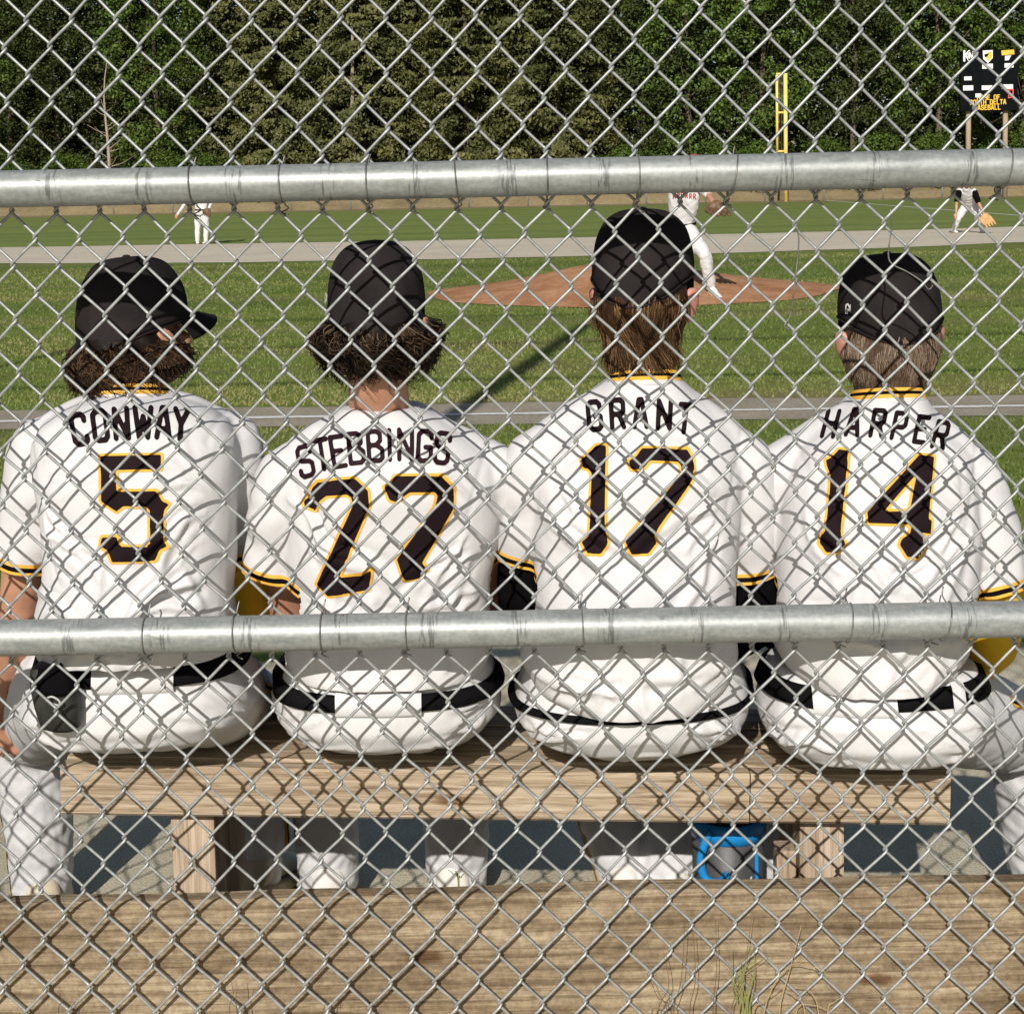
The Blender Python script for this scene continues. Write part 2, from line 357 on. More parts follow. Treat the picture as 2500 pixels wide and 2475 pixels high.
# pitcher's mound
mc = Vector((1.62, 21.9)); v = []; f = []; NR, NT = 14, 72
for i in range(NR + 1):
    r_ = i / NR
    for k in range(NT):
        t = 2 * math.pi * k / NT; rr = r_ * 2.75 * (1 + .03 * math.sin(3 * t) + .02 * math.sin(7 * t + 1))
        h_ = .30 * max(0, 1 - (max(0, r_ - .18) / .82)) ** 1.15 + .012
        x, y = mc.x + rr * math.cos(t), mc.y + rr * math.sin(t)
        h_ *= 1 + .25 * math.exp(-((x - .9) ** 2) / .5)
        v.append((x, y, h_ + (.012 * mnoise.noise(Vector((x * 2.5, y * 2.5, 0))) if i < NR else -.005)))
for i in range(NR):
    for k in range(NT): f.append((i * NT + k, i * NT + (k + 1) % NT, (i + 1) * NT + (k + 1) % NT, (i + 1) * NT + k))
tag(obj('pitchers_mound', py_mesh('mound', v, f, True), M['mound_clay']), kind='structure')

# ------------------------------------------------------------------ chain-link fence in front of the camera
FX0, FZ0, FPX, FPZ, FYAW, FD = -0.7196546, CAM_H + 0.25620001, 0.06753557, 0.08114977, -0.01128791, 2.47
fence = thing('chain_link_fence', 'tall galvanized chain-link fence with two pipe rails between camera and bench', 'fence', (0, FD, 0))
def warp(x, z):
    dx = .0022 * math.sin(3.1 * x + 1.7 * z + .5) + .0016 * math.sin(7.3 * z - 2.2 * x) + .0010 * math.sin(23 * x + 17 * z)
    dz = -.0045 * math.cos(2.4 * x + .3) * math.exp(-((z - 1.6) / .35) ** 2) + .0024 * math.sin(2.9 * z + 4.3 * x) + .0011 * math.sin(31 * x - 13 * z)
    dy = .006 * math.sin(2.1 * z + 1.3 * x) + .004 * math.sin(4.7 * x)
    return dx, dy, dz
def zigzag(k2):
    """one spiral wire spanning half a pitch; k2 = index in half pitches (left extreme at k2/2)"""
    xl = FX0 + k2 * FPX / 2; xr = xl + FPX / 2; par = k2 % 2     # left extreme nodes sit on rows of parity par
    pts = []; ov = .0024
    for j in range(-13, 45):
        zc = FZ0 - j * FPZ / 2; left = (j % 2) == par
        ex = (xl - ov) if left else (xr + ov); s_ = 1 if left else -1
        jit = (random.random() - .5) * .0016
        # upper then lower: path goes downwards. above a left extreme the wire is '/' (front); above a right one '\\' (back)
        yu = -.0031 if left else .0031
        for (dx, dz, y) in ((.0072, .0085, yu), (.0017, .0034, yu * .8), (0, 0, 0), (.0017, -.0034, -yu * .8), (.0072, -.0085, -yu)):
            x = ex + s_ * dx; z = zc + dz + jit; w = warp(x, z)
            pts.append(Vector((x + w[0], y + w[1] + x * FYAW, z + w[2])))
    return pts
WIRE_R = .0024
for k2 in range(-16, 63):
    bm = bmesh.new(); pts = zigzag(k2); pts = [p for p in pts if p.z > .015]
    tube(bm, pts, WIRE_R, 6, True, round_ends=False)
    obj('wire', bm_mesh(bm), M['steel_wire'], fence)
# rails (pipe stands on the camera side of the mesh)
RY = -.033
def pipe(z, x0=-2.1, x1=2.4, r=.0275, y=RY):
    bm = bmesh.new(); xs = np.linspace(x0, x1, 60)
    tube(bm, [Vector((x, y + x * FYAW, z + .0012 * math.sin(x * 2.1))) for x in xs], r, 40, True, round_ends=False); return bm_mesh(bm)
obj('rail', pipe(1.474), M['pipe'], fence); obj('rail', pipe(.7935), M['pipe'], fence)
for z in (5.6, 7.2, 9.0): obj('rail', pipe(z, -6.5, 7.5, .024), M['pipe'], fence)
for x in (-6.4, 7.4):
    bm = bmesh.new(); tube(bm, [Vector((x, RY, -.1)), Vector((x, RY, 9.05))], .04, 20, round_ends=False); obj('post', bm_mesh(bm), M['pipe'], fence)
px_ = G(880, 770); POSTX = px_.x - math.tan(SUN_AZ) * (px_.y - 2.3)
bm = bmesh.new(); tube(bm, [Vector((POSTX, -.12, -.1)), Vector((POSTX, -.12, 8.3))], .085, 24, round_ends=False)
lp = obj('utility_post', shift(bm_mesh(bm), (0, FD, 0)), M['post_wood']); tag(lp, 'round wooden post standing left of the view beside the fence', 'post')
# tie wires round the rails
def tie(px, zc, lean=0.0, tail=0.0, top=.03, bot=.032):
    c = P(px, 340 if zc > 1 else 1190, FD - .06); x = c.x
    loop = []
    for a in np.linspace(-2.3, 2.3, 15):
        loop.append(Vector((x + lean * math.sin(a * .7), RY + x * FYAW - .0295 * math.cos(a), zc - .0295 * math.sin(a))))
    loop = [Vector((x - lean * .7 + .003, .004, zc + top + .012)), Vector((x - lean * .7, -.001, zc + top))] + loop + [Vector((x + lean * .7, -.001, zc - bot)), Vector((x + lean * .7 + .004, .006, zc - bot - .006)), Vector((x + lean * .7 - .006, .004, zc - bot - .012)), Vector((x + lean * .7 + .005, -.005, zc - bot - .015))]
    bm = bmesh.new(); tube(bm, smooth_curve(loop, 3), .00115, 6, round_ends=False); obj('tie_wire', bm_mesh(bm), M['tie_wire'], fence)
for px, l in ((354, .002), (525, .001), (690, 0), (860, .003), (1033, 0), (1207, 0), (1388, -.007), (1905, -.007)): tie(px, 1.4735, l)
for px, l in ((265, 0), (437, .001), (603, 0), (765, 0), (1100, .001), (1607, -.004), (1790, -.008)): tie(px, .7935, l)
for pts in ([(1503, 428), (1507, 460), (1499, 540), (1492, 590), (1484, 608), (1480, 616), (1490, 622)], [(1680, 395), (1682, 430), (1676, 478), (1683, 498), (1710, 512), (1738, 530), (1752, 546), (1760, 538)]):
    bm = bmesh.new(); tube(bm, smooth_curve([P(x, y, FD - .008) - Vector((0, FD, 0)) for x, y in pts], 5), .0011, 6, round_ends=False)
    obj('tie_wire', bm_mesh(bm), M['tie_wire'], fence)

# ------------------------------------------------------------------ kick boards behind the fence foot
def plank(name, x0, x1, y0, y1, z0, z1, mat, parent=None, bev=.004, wav=.004, sd=1, loc=None):
    bm = bmesh.new(); nx = 40; xs = np.linspace(x0, x1, nx); rings = []
    for i, x in enumerate(xs):
        w1 = wav * mnoise.noise(Vector((x * 3.1, sd, 0))); w2 = wav * mnoise.noise(Vector((x * 3.1, sd + 9.3, 0)))
        b_ = bev
        rings.append([Vector((x, y0, z0 + b_)), Vector((x, y0 + b_, z0)), Vector((x, y1 - b_, z0)), Vector((x, y1, z0 + b_)), Vector((x, y1, z1 + w2 - b_)), Vector((x, y1 - b_, z1 + w2)), Vector((x, y0 + b_, z1 + w1)), Vector((x, y0, z1 + w1 - b_))])
    ring_loft(bm, rings); me = bm_mesh(bm, smooth=False)
    return obj(name, me, mat, parent, loc)
kb = plank('kick_board', -1.5, 1.6, .028, .072, -.02, .3475, M['board_wood'], None, .006, .008, 4, (0, FD, 0))
tag(kb, 'weathered brown plank along the foot of the chain-link fence', 'board')

# ------------------------------------------------------------------ bench
BA = P(113, 1443, 2.73); BB = P(1795, 1463, 2.69)
BZ = BA.z
bdir = Vector((BB.x - BA.x, BB.y - BA.y, 0)); bL = bdir.length; bang = math.atan2(bdir.y, bdir.x)
bench = thing('wooden_bench', 'long unpainted wooden bench under four seated players', 'bench', (BA.x, BA.y, 0)); bench.rotation_euler = (0, 0, bang)
tilt = -.012
seam = bL * (1420 - 113) / (1795 - 113)
T0 = BZ; tilt = -math.atan2(BA.z - BB.z, bL)
def bench_board(name, x0, x1, y0, y1, z0, z1, sd, ax='x'):
    o = plank(name, x0, x1, y0, y1, z0, z1, M['bench_wood'], bench, .005, .0015, sd); o.rotation_euler = (0, -tilt, 0); o.location = (T0 * math.sin(tilt), 0, 0); return o
bench_board('rail_board', 0, seam - .001, 0, .038, T0 - .089, T0 - .002, 1)
bench_board('rail_board', seam + .001, bL, .0, .038, T0 - .088, T0 - .002, 2)
for k in range(3):
    bench_board('seat_plank', -.0 + .002 * k, bL - .003 * k, .040 + k * .092, .040 + k * .092 + .089, T0 - .038, T0 + .001 * k, 5 + k)
bench_board('front_board', .01, bL - .01, .318, .356, T0 - .089, T0 - .002, 11)
fx = lambda px: (P(px, 1600, 2.72).x - BA.x) / math.cos(bang)
def bench_leg(x0, x1, y0=.05, d=.089, top=.40, name='leg'):
    bm = bmesh.new(); add_box(bm, Vector(((x0 + x1) / 2, y0 + d / 2, top / 2)), (x1 - x0, d, top), None, .004); return obj(name, bm_mesh(bm, smooth=False), M['post_wood'], bench)
fx = lambda px: (P(px, 1600, 2.72).x - BA.x) / math.cos(bang)
for (a, b) in ((310, 394), (1512, 1596)):
    bench_leg(fx(a), fx(b), .045, .089, T0 - .091 + tilt * fx(b)); bench_leg(fx(a), fx(b), .235, .08, T0 - .091 + tilt * fx(b))
bench_leg(fx(1470), fx(1508), .06, .05, .30, 'brace')

# ------------------------------------------------------------------ water jug under the bench
M['jug_blue'] = mat_noise('jug_blue', (.01, .20, .50), (.02, .27, .62), 6, .35, .05, 80)
M['jug_grey'] = mat_noise('jug_grey', (.05, .05, .05), (.09, .09, .088), 6, .5, .2, 120)
M['sole_black0'] = mat_noise('lid_black', (.008, .008, .009), (.014, .014, .015), 20, .6, .1, 120)
M['jug_light'] = mat_noise('jug_light', (.38, .37, .34), (.46, .45, .42), 6, .5, .1, 80)
JD = 2.90; jc = P(1378, 1690, JD); jr = (1450 - 1305) / 2 * MPP * JD
zt = lambda y: P(1378, y, JD - jr).z
zb0, zb1, ztop = zt(1612), zt(1577), zt(1577) + .07
jug = thing('water_jug', 'grey water jug with bright blue lid and handle under bench', 'jug', (jc.x, JD + .03, 0))
def lathe(prof, n=40):
    bm = bmesh.new(); ring_loft(bm, [[Vector((r * math.cos(2 * math.pi * k / n), r * math.sin(2 * math.pi * k / n), z)) for k in range(n)] for r, z in prof]); return bm_mesh(bm)
obj('body', lathe([(jr * .86, .0), (jr * .9, .006), (jr * .96, zb0 * .5), (jr * .97, zb0 + .004), (jr * .9, zb0 + .006)]), M['jug_grey'], jug)
obj('base_band', lathe([(jr * .90, .012), (jr * .975, .014), (jr * .99, zb0 * .62), (jr * .965, zb0 * .63)]), M['jug_light'], jug)
obj('rim_band', lathe([(jr * .9, zb0), (jr * 1.02, zb0 + .002), (jr * 1.04, (zb0 + zb1) / 2), (jr * 1.02, zb1), (jr * .9, zb1 + .002)]), M['jug_blue'], jug)
obj('lid', lathe([(jr * .9, zb1 + .001), (jr * .96, zb1 + .006), (jr * .95, ztop - .01), (jr * .85, ztop), (jr * .1, ztop)]), M['sole_black0'], jug)
bm = bmesh.new(); tube(bm, smooth_curve([Vector((-jr * .62, -jr * .88, zb1 - .01)), Vector((-jr * .84, -jr * .92, zb0 - .02)), Vector((-jr * .74, -jr * 1.0, zb0 - .055)), Vector((-jr * .40, -jr * 1.10, zb0 - .062)), Vector((-jr * .20, -jr * 1.10, zb0 - .05))], 6), (.008), 10); obj('handle', bm_mesh(bm), M['jug_blue'], jug)
bm = bmesh.new(); add_box(bm, Vector((jr * .66, -jr * .80, zb0 * .5)), (.007, .008, zb0 * .9), None, .002); obj('strap', bm_mesh(bm), M['jug_blue'], jug)
bm = bmesh.new(); tube(bm, smooth_curve([Vector((jr * .15, -jr * 1.0, zb0 * .4)), Vector((jr * .2, -jr * 1.01, zb0 * .65)), Vector((jr * .4, -jr * .97, zb0 * .72)), Vector((jr * .5, -jr * .93, zb0 * .78))], 5), .0022, 6); obj('cord', bm_mesh(bm), M['jug_light'], jug)

# ------------------------------------------------------------------ glyphs: flat cloth lettering from signed distances
def seg_d(p, a, b):
    a = np.array(a); b = np.array(b); ab = b - a; t = np.clip(((p - a) @ ab) / max(ab @ ab, 1e-12), 0, 1)
    return np.linalg.norm(p - a - t[:, None] * ab, axis=1)
def poly_sdf(p, polys):
    d = np.full(len(p), 1e9); ins = np.zeros(len(p), bool)
    for pl in polys:
        pl = np.array(pl, float)
        for i in range(len(pl)):
            a, b = pl[i], pl[(i + 1) % len(pl)]; d = np.minimum(d, seg_d(p, a, b))
            c = ((a[1] > p[:, 1]) != (b[1] > p[:, 1])); 
            with np.errstate(divide='ignore', invalid='ignore'):
                xi = (b[0] - a[0]) * (p[:, 1] - a[1]) / (b[1] - a[1] if b[1] != a[1] else 1e-9) + a[0]
            ins ^= c & (p[:, 0] < xi)
    return np.where(ins, -d, d)
def stroke_sdf(p, lines, th):
    d = np.full(len(p), 1e9)
    for l in lines:
        for a, b in zip(l, l[1:]): d = np.minimum(d, seg_d(p, a, b))
    return d - th / 2
def glyph(sdf, x0, x1, y0, y1, cell):
    nx = int(math.ceil((x1 - x0) / cell)) + 1; ny = int(math.ceil((y1 - y0) / cell)) + 1
    xs = x0 + np.arange(nx) * cell; ys = y0 + np.arange(ny) * cell
    gx, gy = np.meshgrid(xs, ys); pts = np.stack([gx.ravel(), gy.ravel()], 1); val = sdf(pts)
    V = []; Fc = []; cache = {}
    def vert(key, xy):
        if key not in cache: cache[key] = len(V); V.append(xy)
        return cache[key]
    for j in range(ny - 1):
        for i in range(nx - 1):
            c = [j * nx + i, j * nx + i + 1, (j + 1) * nx + i + 1, (j + 1) * nx + i]; vv = [val[k] for k in c]
            if min(vv) > 0: continue
            poly = []
            for k in range(4):
                a, b = c[k], c[(k + 1) % 4]; va, vb = vv[k], vv[(k + 1) % 4]
                if va <= 0: poly.append(vert(a, tuple(pts[a])))
                if (va <= 0) != (vb <= 0):
                    t = va / (va - vb); key = (min(a, b), max(a, b)); poly.append(vert(key, tuple(pts[a] + (pts[b] - pts[a]) * t)))
            if len(poly) >= 3: Fc.append(poly)
    return V, Fc
FONT = {
 'C': [[(.5, .78), (.5, .9), (.4, 1), (.12, 1), (0, .88), (0, .12), (.12, 0), (.4, 0), (.5, .1), (.5, .22)]],
 'O': [[(.12, 1), (.4, 1), (.5, .88), (.5, .12), (.4, 0), (.12, 0), (0, .12), (0, .88), (.12, 1)]],
 'N': [[(0, 0), (0, 1), (.5, 0), (.5, 1)]], 'W': [[(0, 1), (.15, 0), (.32, .7), (.49, 0), (.64, 1)]],
 'A': [[(0, 0), (.2, 1), (.32, 1), (.52, 0)], [(.08, .28), (.44, .28)]], 'Y': [[(0, 1), (.25, .5), (.5, 1)], [(.25, .5), (.25, 0)]],
 'S': [[(.5, .78), (.5, .9), (.4, 1), (.1, 1), (0, .9), (0, .64), (.1, .54), (.4, .48), (.5, .4), (.5, .1), (.4, 0), (.1, 0), (0, .1), (0, .22)]],
 'T': [[(0, 1), (.5, 1)], [(.25, 1), (.25, 0)]], 'E': [[(.45, 1), (0, 1), (0, 0), (.45, 0)], [(0, .52), (.36, .52)]],
 'B': [[(0, 0), (0, 1), (.34, 1), (.47, .9), (.47, .68), (.30, .53), (0, .53)], [(.30, .53), (.53, .38), (.53, .1), (.42, 0), (0, 0)]],
 'I': [[(0, 0), (0, 1)]], 'G': [[(.5, .78), (.5, .9), (.4, 1), (.12, 1), (0, .88), (0, .12), (.12, 0), (.4, 0), (.5, .1), (.5, .46), (.28, .46)]],
 'R': [[(0, 0), (0, 1), (.4, 1), (.5, .9), (.5, .58), (.4, .48), (0, .48)], [(.3, .48), (.5, 0)]], 'H': [[(0, 0), (0, 1)], [(.5, 0), (.5, 1)], [(0, .5), (.5, .5)]],
 'P': [[(0, 0), (0, 1), (.4, 1), (.5, .9), (.5, .55), (.4, .45), (0, .45)]], 'M': [[(0, 0), (0, 1), (.32, .35), (.64, 1), (.64, 0)]],
 'F': [[(.45, 1), (0, 1), (0, 0)], [(0, .52), (.36, .52)]], 'U': [[(0, 1), (0, .12), (.12, 0), (.4, 0), (.5, .12), (.5, 1)]],
 'D': [[(0, 0), (0, 1), (.36, 1), (.5, .86), (.5, .14), (.36, 0), (0, 0)]], 'L': [[(0, 1), (0, 0), (.45, 0)]],
 'K': [[(0, 0), (0, 1)], [(.5, 1), (0, .42)], [(.16, .58), (.52, 0)]], 'V': [[(0, 1), (.25, 0), (.5, 1)]]}
def letter_flat(ch, h, th=.2, cell=.0025):
    L = FONT[ch]; xm = max(p[0] for l in L for p in l)
    V, Fc = glyph(lambda p: stroke_sdf(p, [[((x - xm / 2) * h, (y - .5) * h) for x, y in l] for l in L], th * h), -(xm / 2 + .2) * h, (xm / 2 + .2) * h, -.65 * h, .65 * h, cell)
    return V, Fc
def drape(name, V, Fc, bvh, root, mat, off, parent, dl):
    """lay a flat glyph (world x,z) onto the back of a jersey; rays go into the field"""
    loc = root.location; out = []; keep = set()
    for i, (x, z) in enumerate(V):
        o_ = Vector((0, 0, CAM_H)) - loc; h_, nrm_, _, _ = bvh.ray_cast(o_, (Vector((x, dl, z)) - loc - o_).normalized())
        if h_ is None: out.append(Vector((x, 2.7, z)) - loc); keep.add(i)
        else: out.append(h_ + (nrm_ if nrm_.y < 0 else -nrm_) * off)
    Fc = [f_ for f_ in Fc if not any(k in keep for k in f_)]
    return obj(name, py_mesh(name, out, Fc, True), mat, parent)

# ------------------------------------------------------------------ seated players
def superring(c, a, b, n=40, ex=2.4, tw=0.0):
    r = []
    for k in range(n):
        t = 2 * math.pi * k / n; ct, st = math.cos(t), math.sin(t)
        r.append(Vector((c.x + a * math.copysign(abs(ct) ** (2 / ex), ct), c.y + b * math.copysign(abs(st) ** (2 / ex), st), c.z)))
    return r
def px_rings(rows, ex=2.4):
    """rows: (y, xL, xR, D of back surface, half depth) in photo pixels -> world rings, low to high"""
    out = []
    for (y, xl, xr, db, b) in rows:
        D = db + b; c = P((xl + xr) / 2, y, D); a = (xr - xl) / 2 * MPP * D; out.append(superring(c, a, b, 40, ex))
    return out
def head_parts(bm, Mh):
    def E_(c, r, rot=None): ellipsoid(bm, Mh @ Vector(c), r, (Mh.to_3x3() @ rot) if rot else Mh.to_3x3())
    E_((0, -.009, .033), (.071, .089, .078)); E_((0, .022, -.04), (.060, .070, .072)); E_((0, .045, -.075), (.040, .045, .034))
    E_((0, .088, -.022), (.011, .018, .022)); E_((0, .098, -.032), (.014, .012, .009))
    E_((0, .082, -.062), (.024, .012, .007)); E_((0, .080, -.072), (.021, .012, .007))
    for s in (-1, 1):
        E_((s * .032, .080, .012), (.022, .012, .007)); E_((s * .045, .062, -.03), (.02, .02, .02))
        R_ = Euler((0.15, s * .25, -s * .55)).to_matrix()
        E_((s * .084, -.006, -.030), (.008, .021, .032), R_); E_((s * .087, -.010, -.022), (.006, .020, .022), R_); E_((s * .081, .002, -.056), (.006, .009, .012), R_)
def hand_parts(bm, wrist, d, nrm, s=1):
    d = d.normalized(); nrm = (nrm - d * nrm.dot(d)).normalized(); side = d.cross(nrm).normalized()
    for k in range(4):
        o_ = (k - 1.5) * .019; tube(bm, [wrist, wrist + d * .05 + side * o_ * .8, wrist + d * .088 + side * o_], [.016, .014, .012], 8)
    for k, L in enumerate((.062, .074, .070, .054)):
        o_ = (k - 1.5) * .0195; b0 = wrist + d * .085 + side * o_
        tube(bm, [b0, b0 + d * L * .45 - nrm * .006, b0 + d * L * .78 - nrm * .022, b0 + d * L - nrm * .040], [.0092, .0088, .0082, .0072], 8)
    b0 = wrist + d * .03 - side * .03 * s
    tube(bm, [b0, b0 + d * .028 - side * .022 * s - nrm * .008, b0 + d * .058 - side * .028 * s - nrm * .018], [.012, .0105, .0085], 8)
def cap_build(root, Mh, parent, sz=1.0, logo=True, back_drop=.0, seed=0, crown=1.0, brim_len=.072, side=.02):
    loc = root.location; N, K = 96, 22; rx, ry, rz = .089 * sz, .106 * sz, .104 * crown
    v = []; f = []
    for i in range(K + 1):
        t = i / K; ph = t * math.pi / 2
        for k in range(N):
            a = 2 * math.pi * k / N; ca, sa = math.cos(a), math.sin(a)       # a=pi/2 : front
            prof = math.cos(ph) ** .62; hz = math.sin(ph) ** .92
            rim = -.012 + .014 * sa - back_drop * max(0, -sa) ** 2 + side * ca * ca
            r_ = 1 + .012 * math.sin(ph * 2)
            seam = min(abs(((a - math.pi / 6 + math.pi / 6) % (math.pi / 3)) - 0), abs(((a) % (math.pi / 3)) - math.pi / 3)) if False else abs(((a - math.pi / 2 + math.pi / 6) % (math.pi / 3)) - math.pi / 6)
            g = -.0014 * math.exp(-(seam * 90 * max(.15, prof) / 1.6) ** 2 * .02) if i < K - 1 else 0
            x = (rx * prof * r_ + g) * ca; y = (ry * prof * r_ + g) * sa - .006
            z = rim + (rz - rim + .012) * hz
            wv = .0016 * mnoise.noise(Vector((x * 28, y * 28, z * 28 + seed * 7)))
            q = Vector((x + wv, y + wv, z + .012)); v.append((Mh @ q) - loc)
    for i in range(K):
        for k in range(N): f.append((i * N + k, i * N + (k + 1) % N, (i + 1) * N + (k + 1) % N, (i + 1) * N + k))
    # folded hem inside
    b0 = len(v)
    for k in range(N):
        w = v[k] + loc; ctr = Mh @ Vector((0, -.006, .03)); q = w + (ctr - w) * .06; v.append(q - loc)
    for k in range(N): f.append((k, b0 + k, b0 + (k + 1) % N, (k + 1) % N))
    cap = obj('cap', py_mesh('cap', v, f, True), M['cap_cloth'], parent)
    # sweat-band stitch rib at the rim
    bm = bmesh.new(); tube(bm, [(Vector(v[k % N]) + (Vector(v[k % N]) + loc - Mh @ Vector((0, 0, .03))).normalized() * .0006) for k in range(0, N + 1)], .0016, 6, False, round_ends=False); obj('rim', bm_mesh(bm), M['cap_cloth'], cap)
    bm = bmesh.new(); ellipsoid(bm, (Mh @ Vector((0, -.006, rz + .0240))) - loc, (.0075, .0075, .0035), Mh.to_3x3(), 14); obj('button', bm_mesh(bm), M['cap_cloth'], cap)
    v = []; f = []; A, B = 26, 8
    for s_ in (0, 1):
        for i in range(A + 1):
            a = math.pi * (.11 + .78 * i / A); ca, sa = math.cos(a), math.sin(a)
            for j in range(B + 1):
                t = j / B; x = rx * ca * (1 - .06 * t); y = ry * sa * .97 - .006 + brim_len * t * (sa ** .8)
                z = .014 + .014 * sa - .020 * t - .020 * (ca ** 2) * (.4 + t) - s_ * .0032
                v.append((Mh @ Vector((x, y, z))) - loc)
    W_ = B + 1; O_ = (A + 1) * W_
    for i in range(A):
        for j in range(B):
            a = i * W_ + j; f.append((a, a + W_, a + W_ + 1, a + 1)); f.append((O_ + a, O_ + a + 1, O_ + a + W_ + 1, O_ + a + W_))
        a = i * W_ + B; f.append((a, a + W_, O_ + a + W_, O_ + a))
    obj('brim', py_mesh('brim', v, f, True), M['cap_cloth'], cap)
    if logo:
        ang = math.radians(205); q = Mh @ Vector((rx * 1.012 * math.cos(ang), ry * 1.012 * math.sin(ang) - .006, .036)); nrm_ = (Mh.to_3x3() @ Vector((math.cos(ang), math.sin(ang), .1))).normalized()
        u = (Mh.to_3x3() @ Vector((-math.sin(ang), math.cos(ang), 0))).normalized(); w = nrm_.cross(u)
        V, Fc = glyph(lambda p: stroke_sdf(p, [[(-.005, -.007), (-.005, .006), (.0, .008), (.004, .003)], [(-.001, -.007), (.001, -.001), (.006, -.004), (.006, .006)]], .003), -.009, .009, -.011, .011, .0012)
        obj('emblem', py_mesh('emblem', [q + u * a + w * b + nrm_ * .0022 - loc for a, b in V], Fc), M['white_cloth'], cap)
    return cap
def hair_build(root, Mh, parent, mat, n, length, curl, vol, r0, seed, zlo=-.075, zhi=.0, arc=(162, 378), flick=.0, wave=1.0, side=0.0, neck=.058, nb=Vector((0, -.02, -.12)), nrad=.05):
    rg = random.Random(seed); loc = root.location; bm = bmesh.new(); lay = bm.verts.layers.float.new('tint')
    def surf(a, z):
        zz = max(0, min(.98, (z - .035) / .09)); k = math.sqrt(1 - zz * zz); t = max(0, min(1, (-.035 - z) / .075)); t = t * t * (3 - 2 * t)
        rx = .078 * k * (1 - t) + neck * t; ry = .096 * k * (1 - t) + (neck + .006) * t; cy = -.010 * (1 - t) - .016 * t
        t2 = max(0, min(1.2, (-.03 - z) / max(.03, -.03 - nb.z))); neck_r = max(neck, nrad * 1.04)
        rx = max(rx, neck_r * t2 * .98) if t2 > .3 else rx; ry = max(ry, neck_r * t2 * .98) if t2 > .3 else ry
        return Vector((nb.x * t2 + rx * math.cos(a), cy * (1 - min(1, t2)) + nb.y * t2 + ry * math.sin(a), z))
    A, B = 44, 14; rows = []
    for j in range(B + 1):
        z = zlo + (zhi + .012 - zlo) * j / B; row = []
        for i in range(A + 1):
            a = math.radians(arc[0] + (arc[1] - arc[0]) * i / A); q = surf(a, z); e = vol * .55 * math.sin(math.pi * min(1, (B - j + 1) / B)) * (1 - .6 * (j == 0)) + .0015
            d = Vector((math.cos(a), math.sin(a), 0)); q = q + d * (e + .004 * mnoise.noise(q * 45)) + Vector((0, 0, .006 * mnoise.noise(q * 38)))
            vv = bm.verts.new((Mh @ q) - loc); vv[lay] = .10; row.append(vv)
        rows.append(row)
    for a, b in zip(rows, rows[1:]):
        for i in range(A): bm.faces.new((a[i], a[i + 1], b[i + 1], b[i]))
    nclump = max(14, n // 12)
    cl = [(rg.uniform(*arc), zlo * .55 + (zhi - zlo * .55) * rg.random() ** .8, rg.uniform(0, 6.28), rg.uniform(.65, 1.2), rg.uniform(-1, 1), rg.random()) for _ in range(nclump)]
    for s in range(n):
        c = cl[s % nclump]; a0 = math.radians(c[0] + rg.gauss(0, 3.2)); z0 = max(zlo * .6, min(zhi + .006, c[1] + rg.gauss(0, .006)))
        L = length * c[3] * rg.uniform(.75, 1.12); seg = 9; ph = c[2] + rg.gauss(0, .4); pts = []; layer = rg.uniform(.45, 1.0) * vol * (1 + side * abs(math.cos(a0)) ** 3)
        for k in range(seg + 1):
            t = k / seg; z = z0 - L * t; a = a0 + c[4] * .35 * wave * t * t
            if z < zlo - .02: z = zlo - .02 + (z - zlo + .02) * .35
            q = surf(a, z); d = Vector((math.cos(a), math.sin(a), 0)); tan = Vector((-math.sin(a), math.cos(a), 0))
            q += d * (.001 + layer * math.sin(min(1, t * 1.5) * math.pi / 2) + flick * max(0, c[4] + .3) * t ** 3)
            w = ph + t * 7.5 * wave; q += (d * math.cos(w) + tan * math.sin(w)) * curl * t ** .6 + Vector((0, 0, 1)) * curl * .9 * math.sin(ph * 1.7 + t * 9 * wave) * t
            pts.append(Mh @ q)
        tint = min(1, max(0, c[5] * .65 + rg.random() * .45)); u = None; rings = []
        for k, q in enumerate(pts):
            d = pts[min(k + 1, seg)] - pts[max(k - 1, 0)]; u, w = frame_for(d, u); r_ = r0 * (1 - .8 * (k / seg) ** 1.6) * (.75 + .5 * c[5]); ring = []
            for m_ in range(3):
                vv = bm.verts.new(q + u * r_ * math.cos(2.094 * m_) + w * r_ * math.sin(2.094 * m_) - loc); vv[lay] = tint; ring.append(vv)
            rings.append(ring)
        for r1, r2 in zip(rings, rings[1:]):
            for m_ in range(3): bm.faces.new((r1[m_], r1[(m_ + 1) % 3], r2[(m_ + 1) % 3], r2[m_]))
    return obj('hair', bm_mesh(bm), mat, parent)
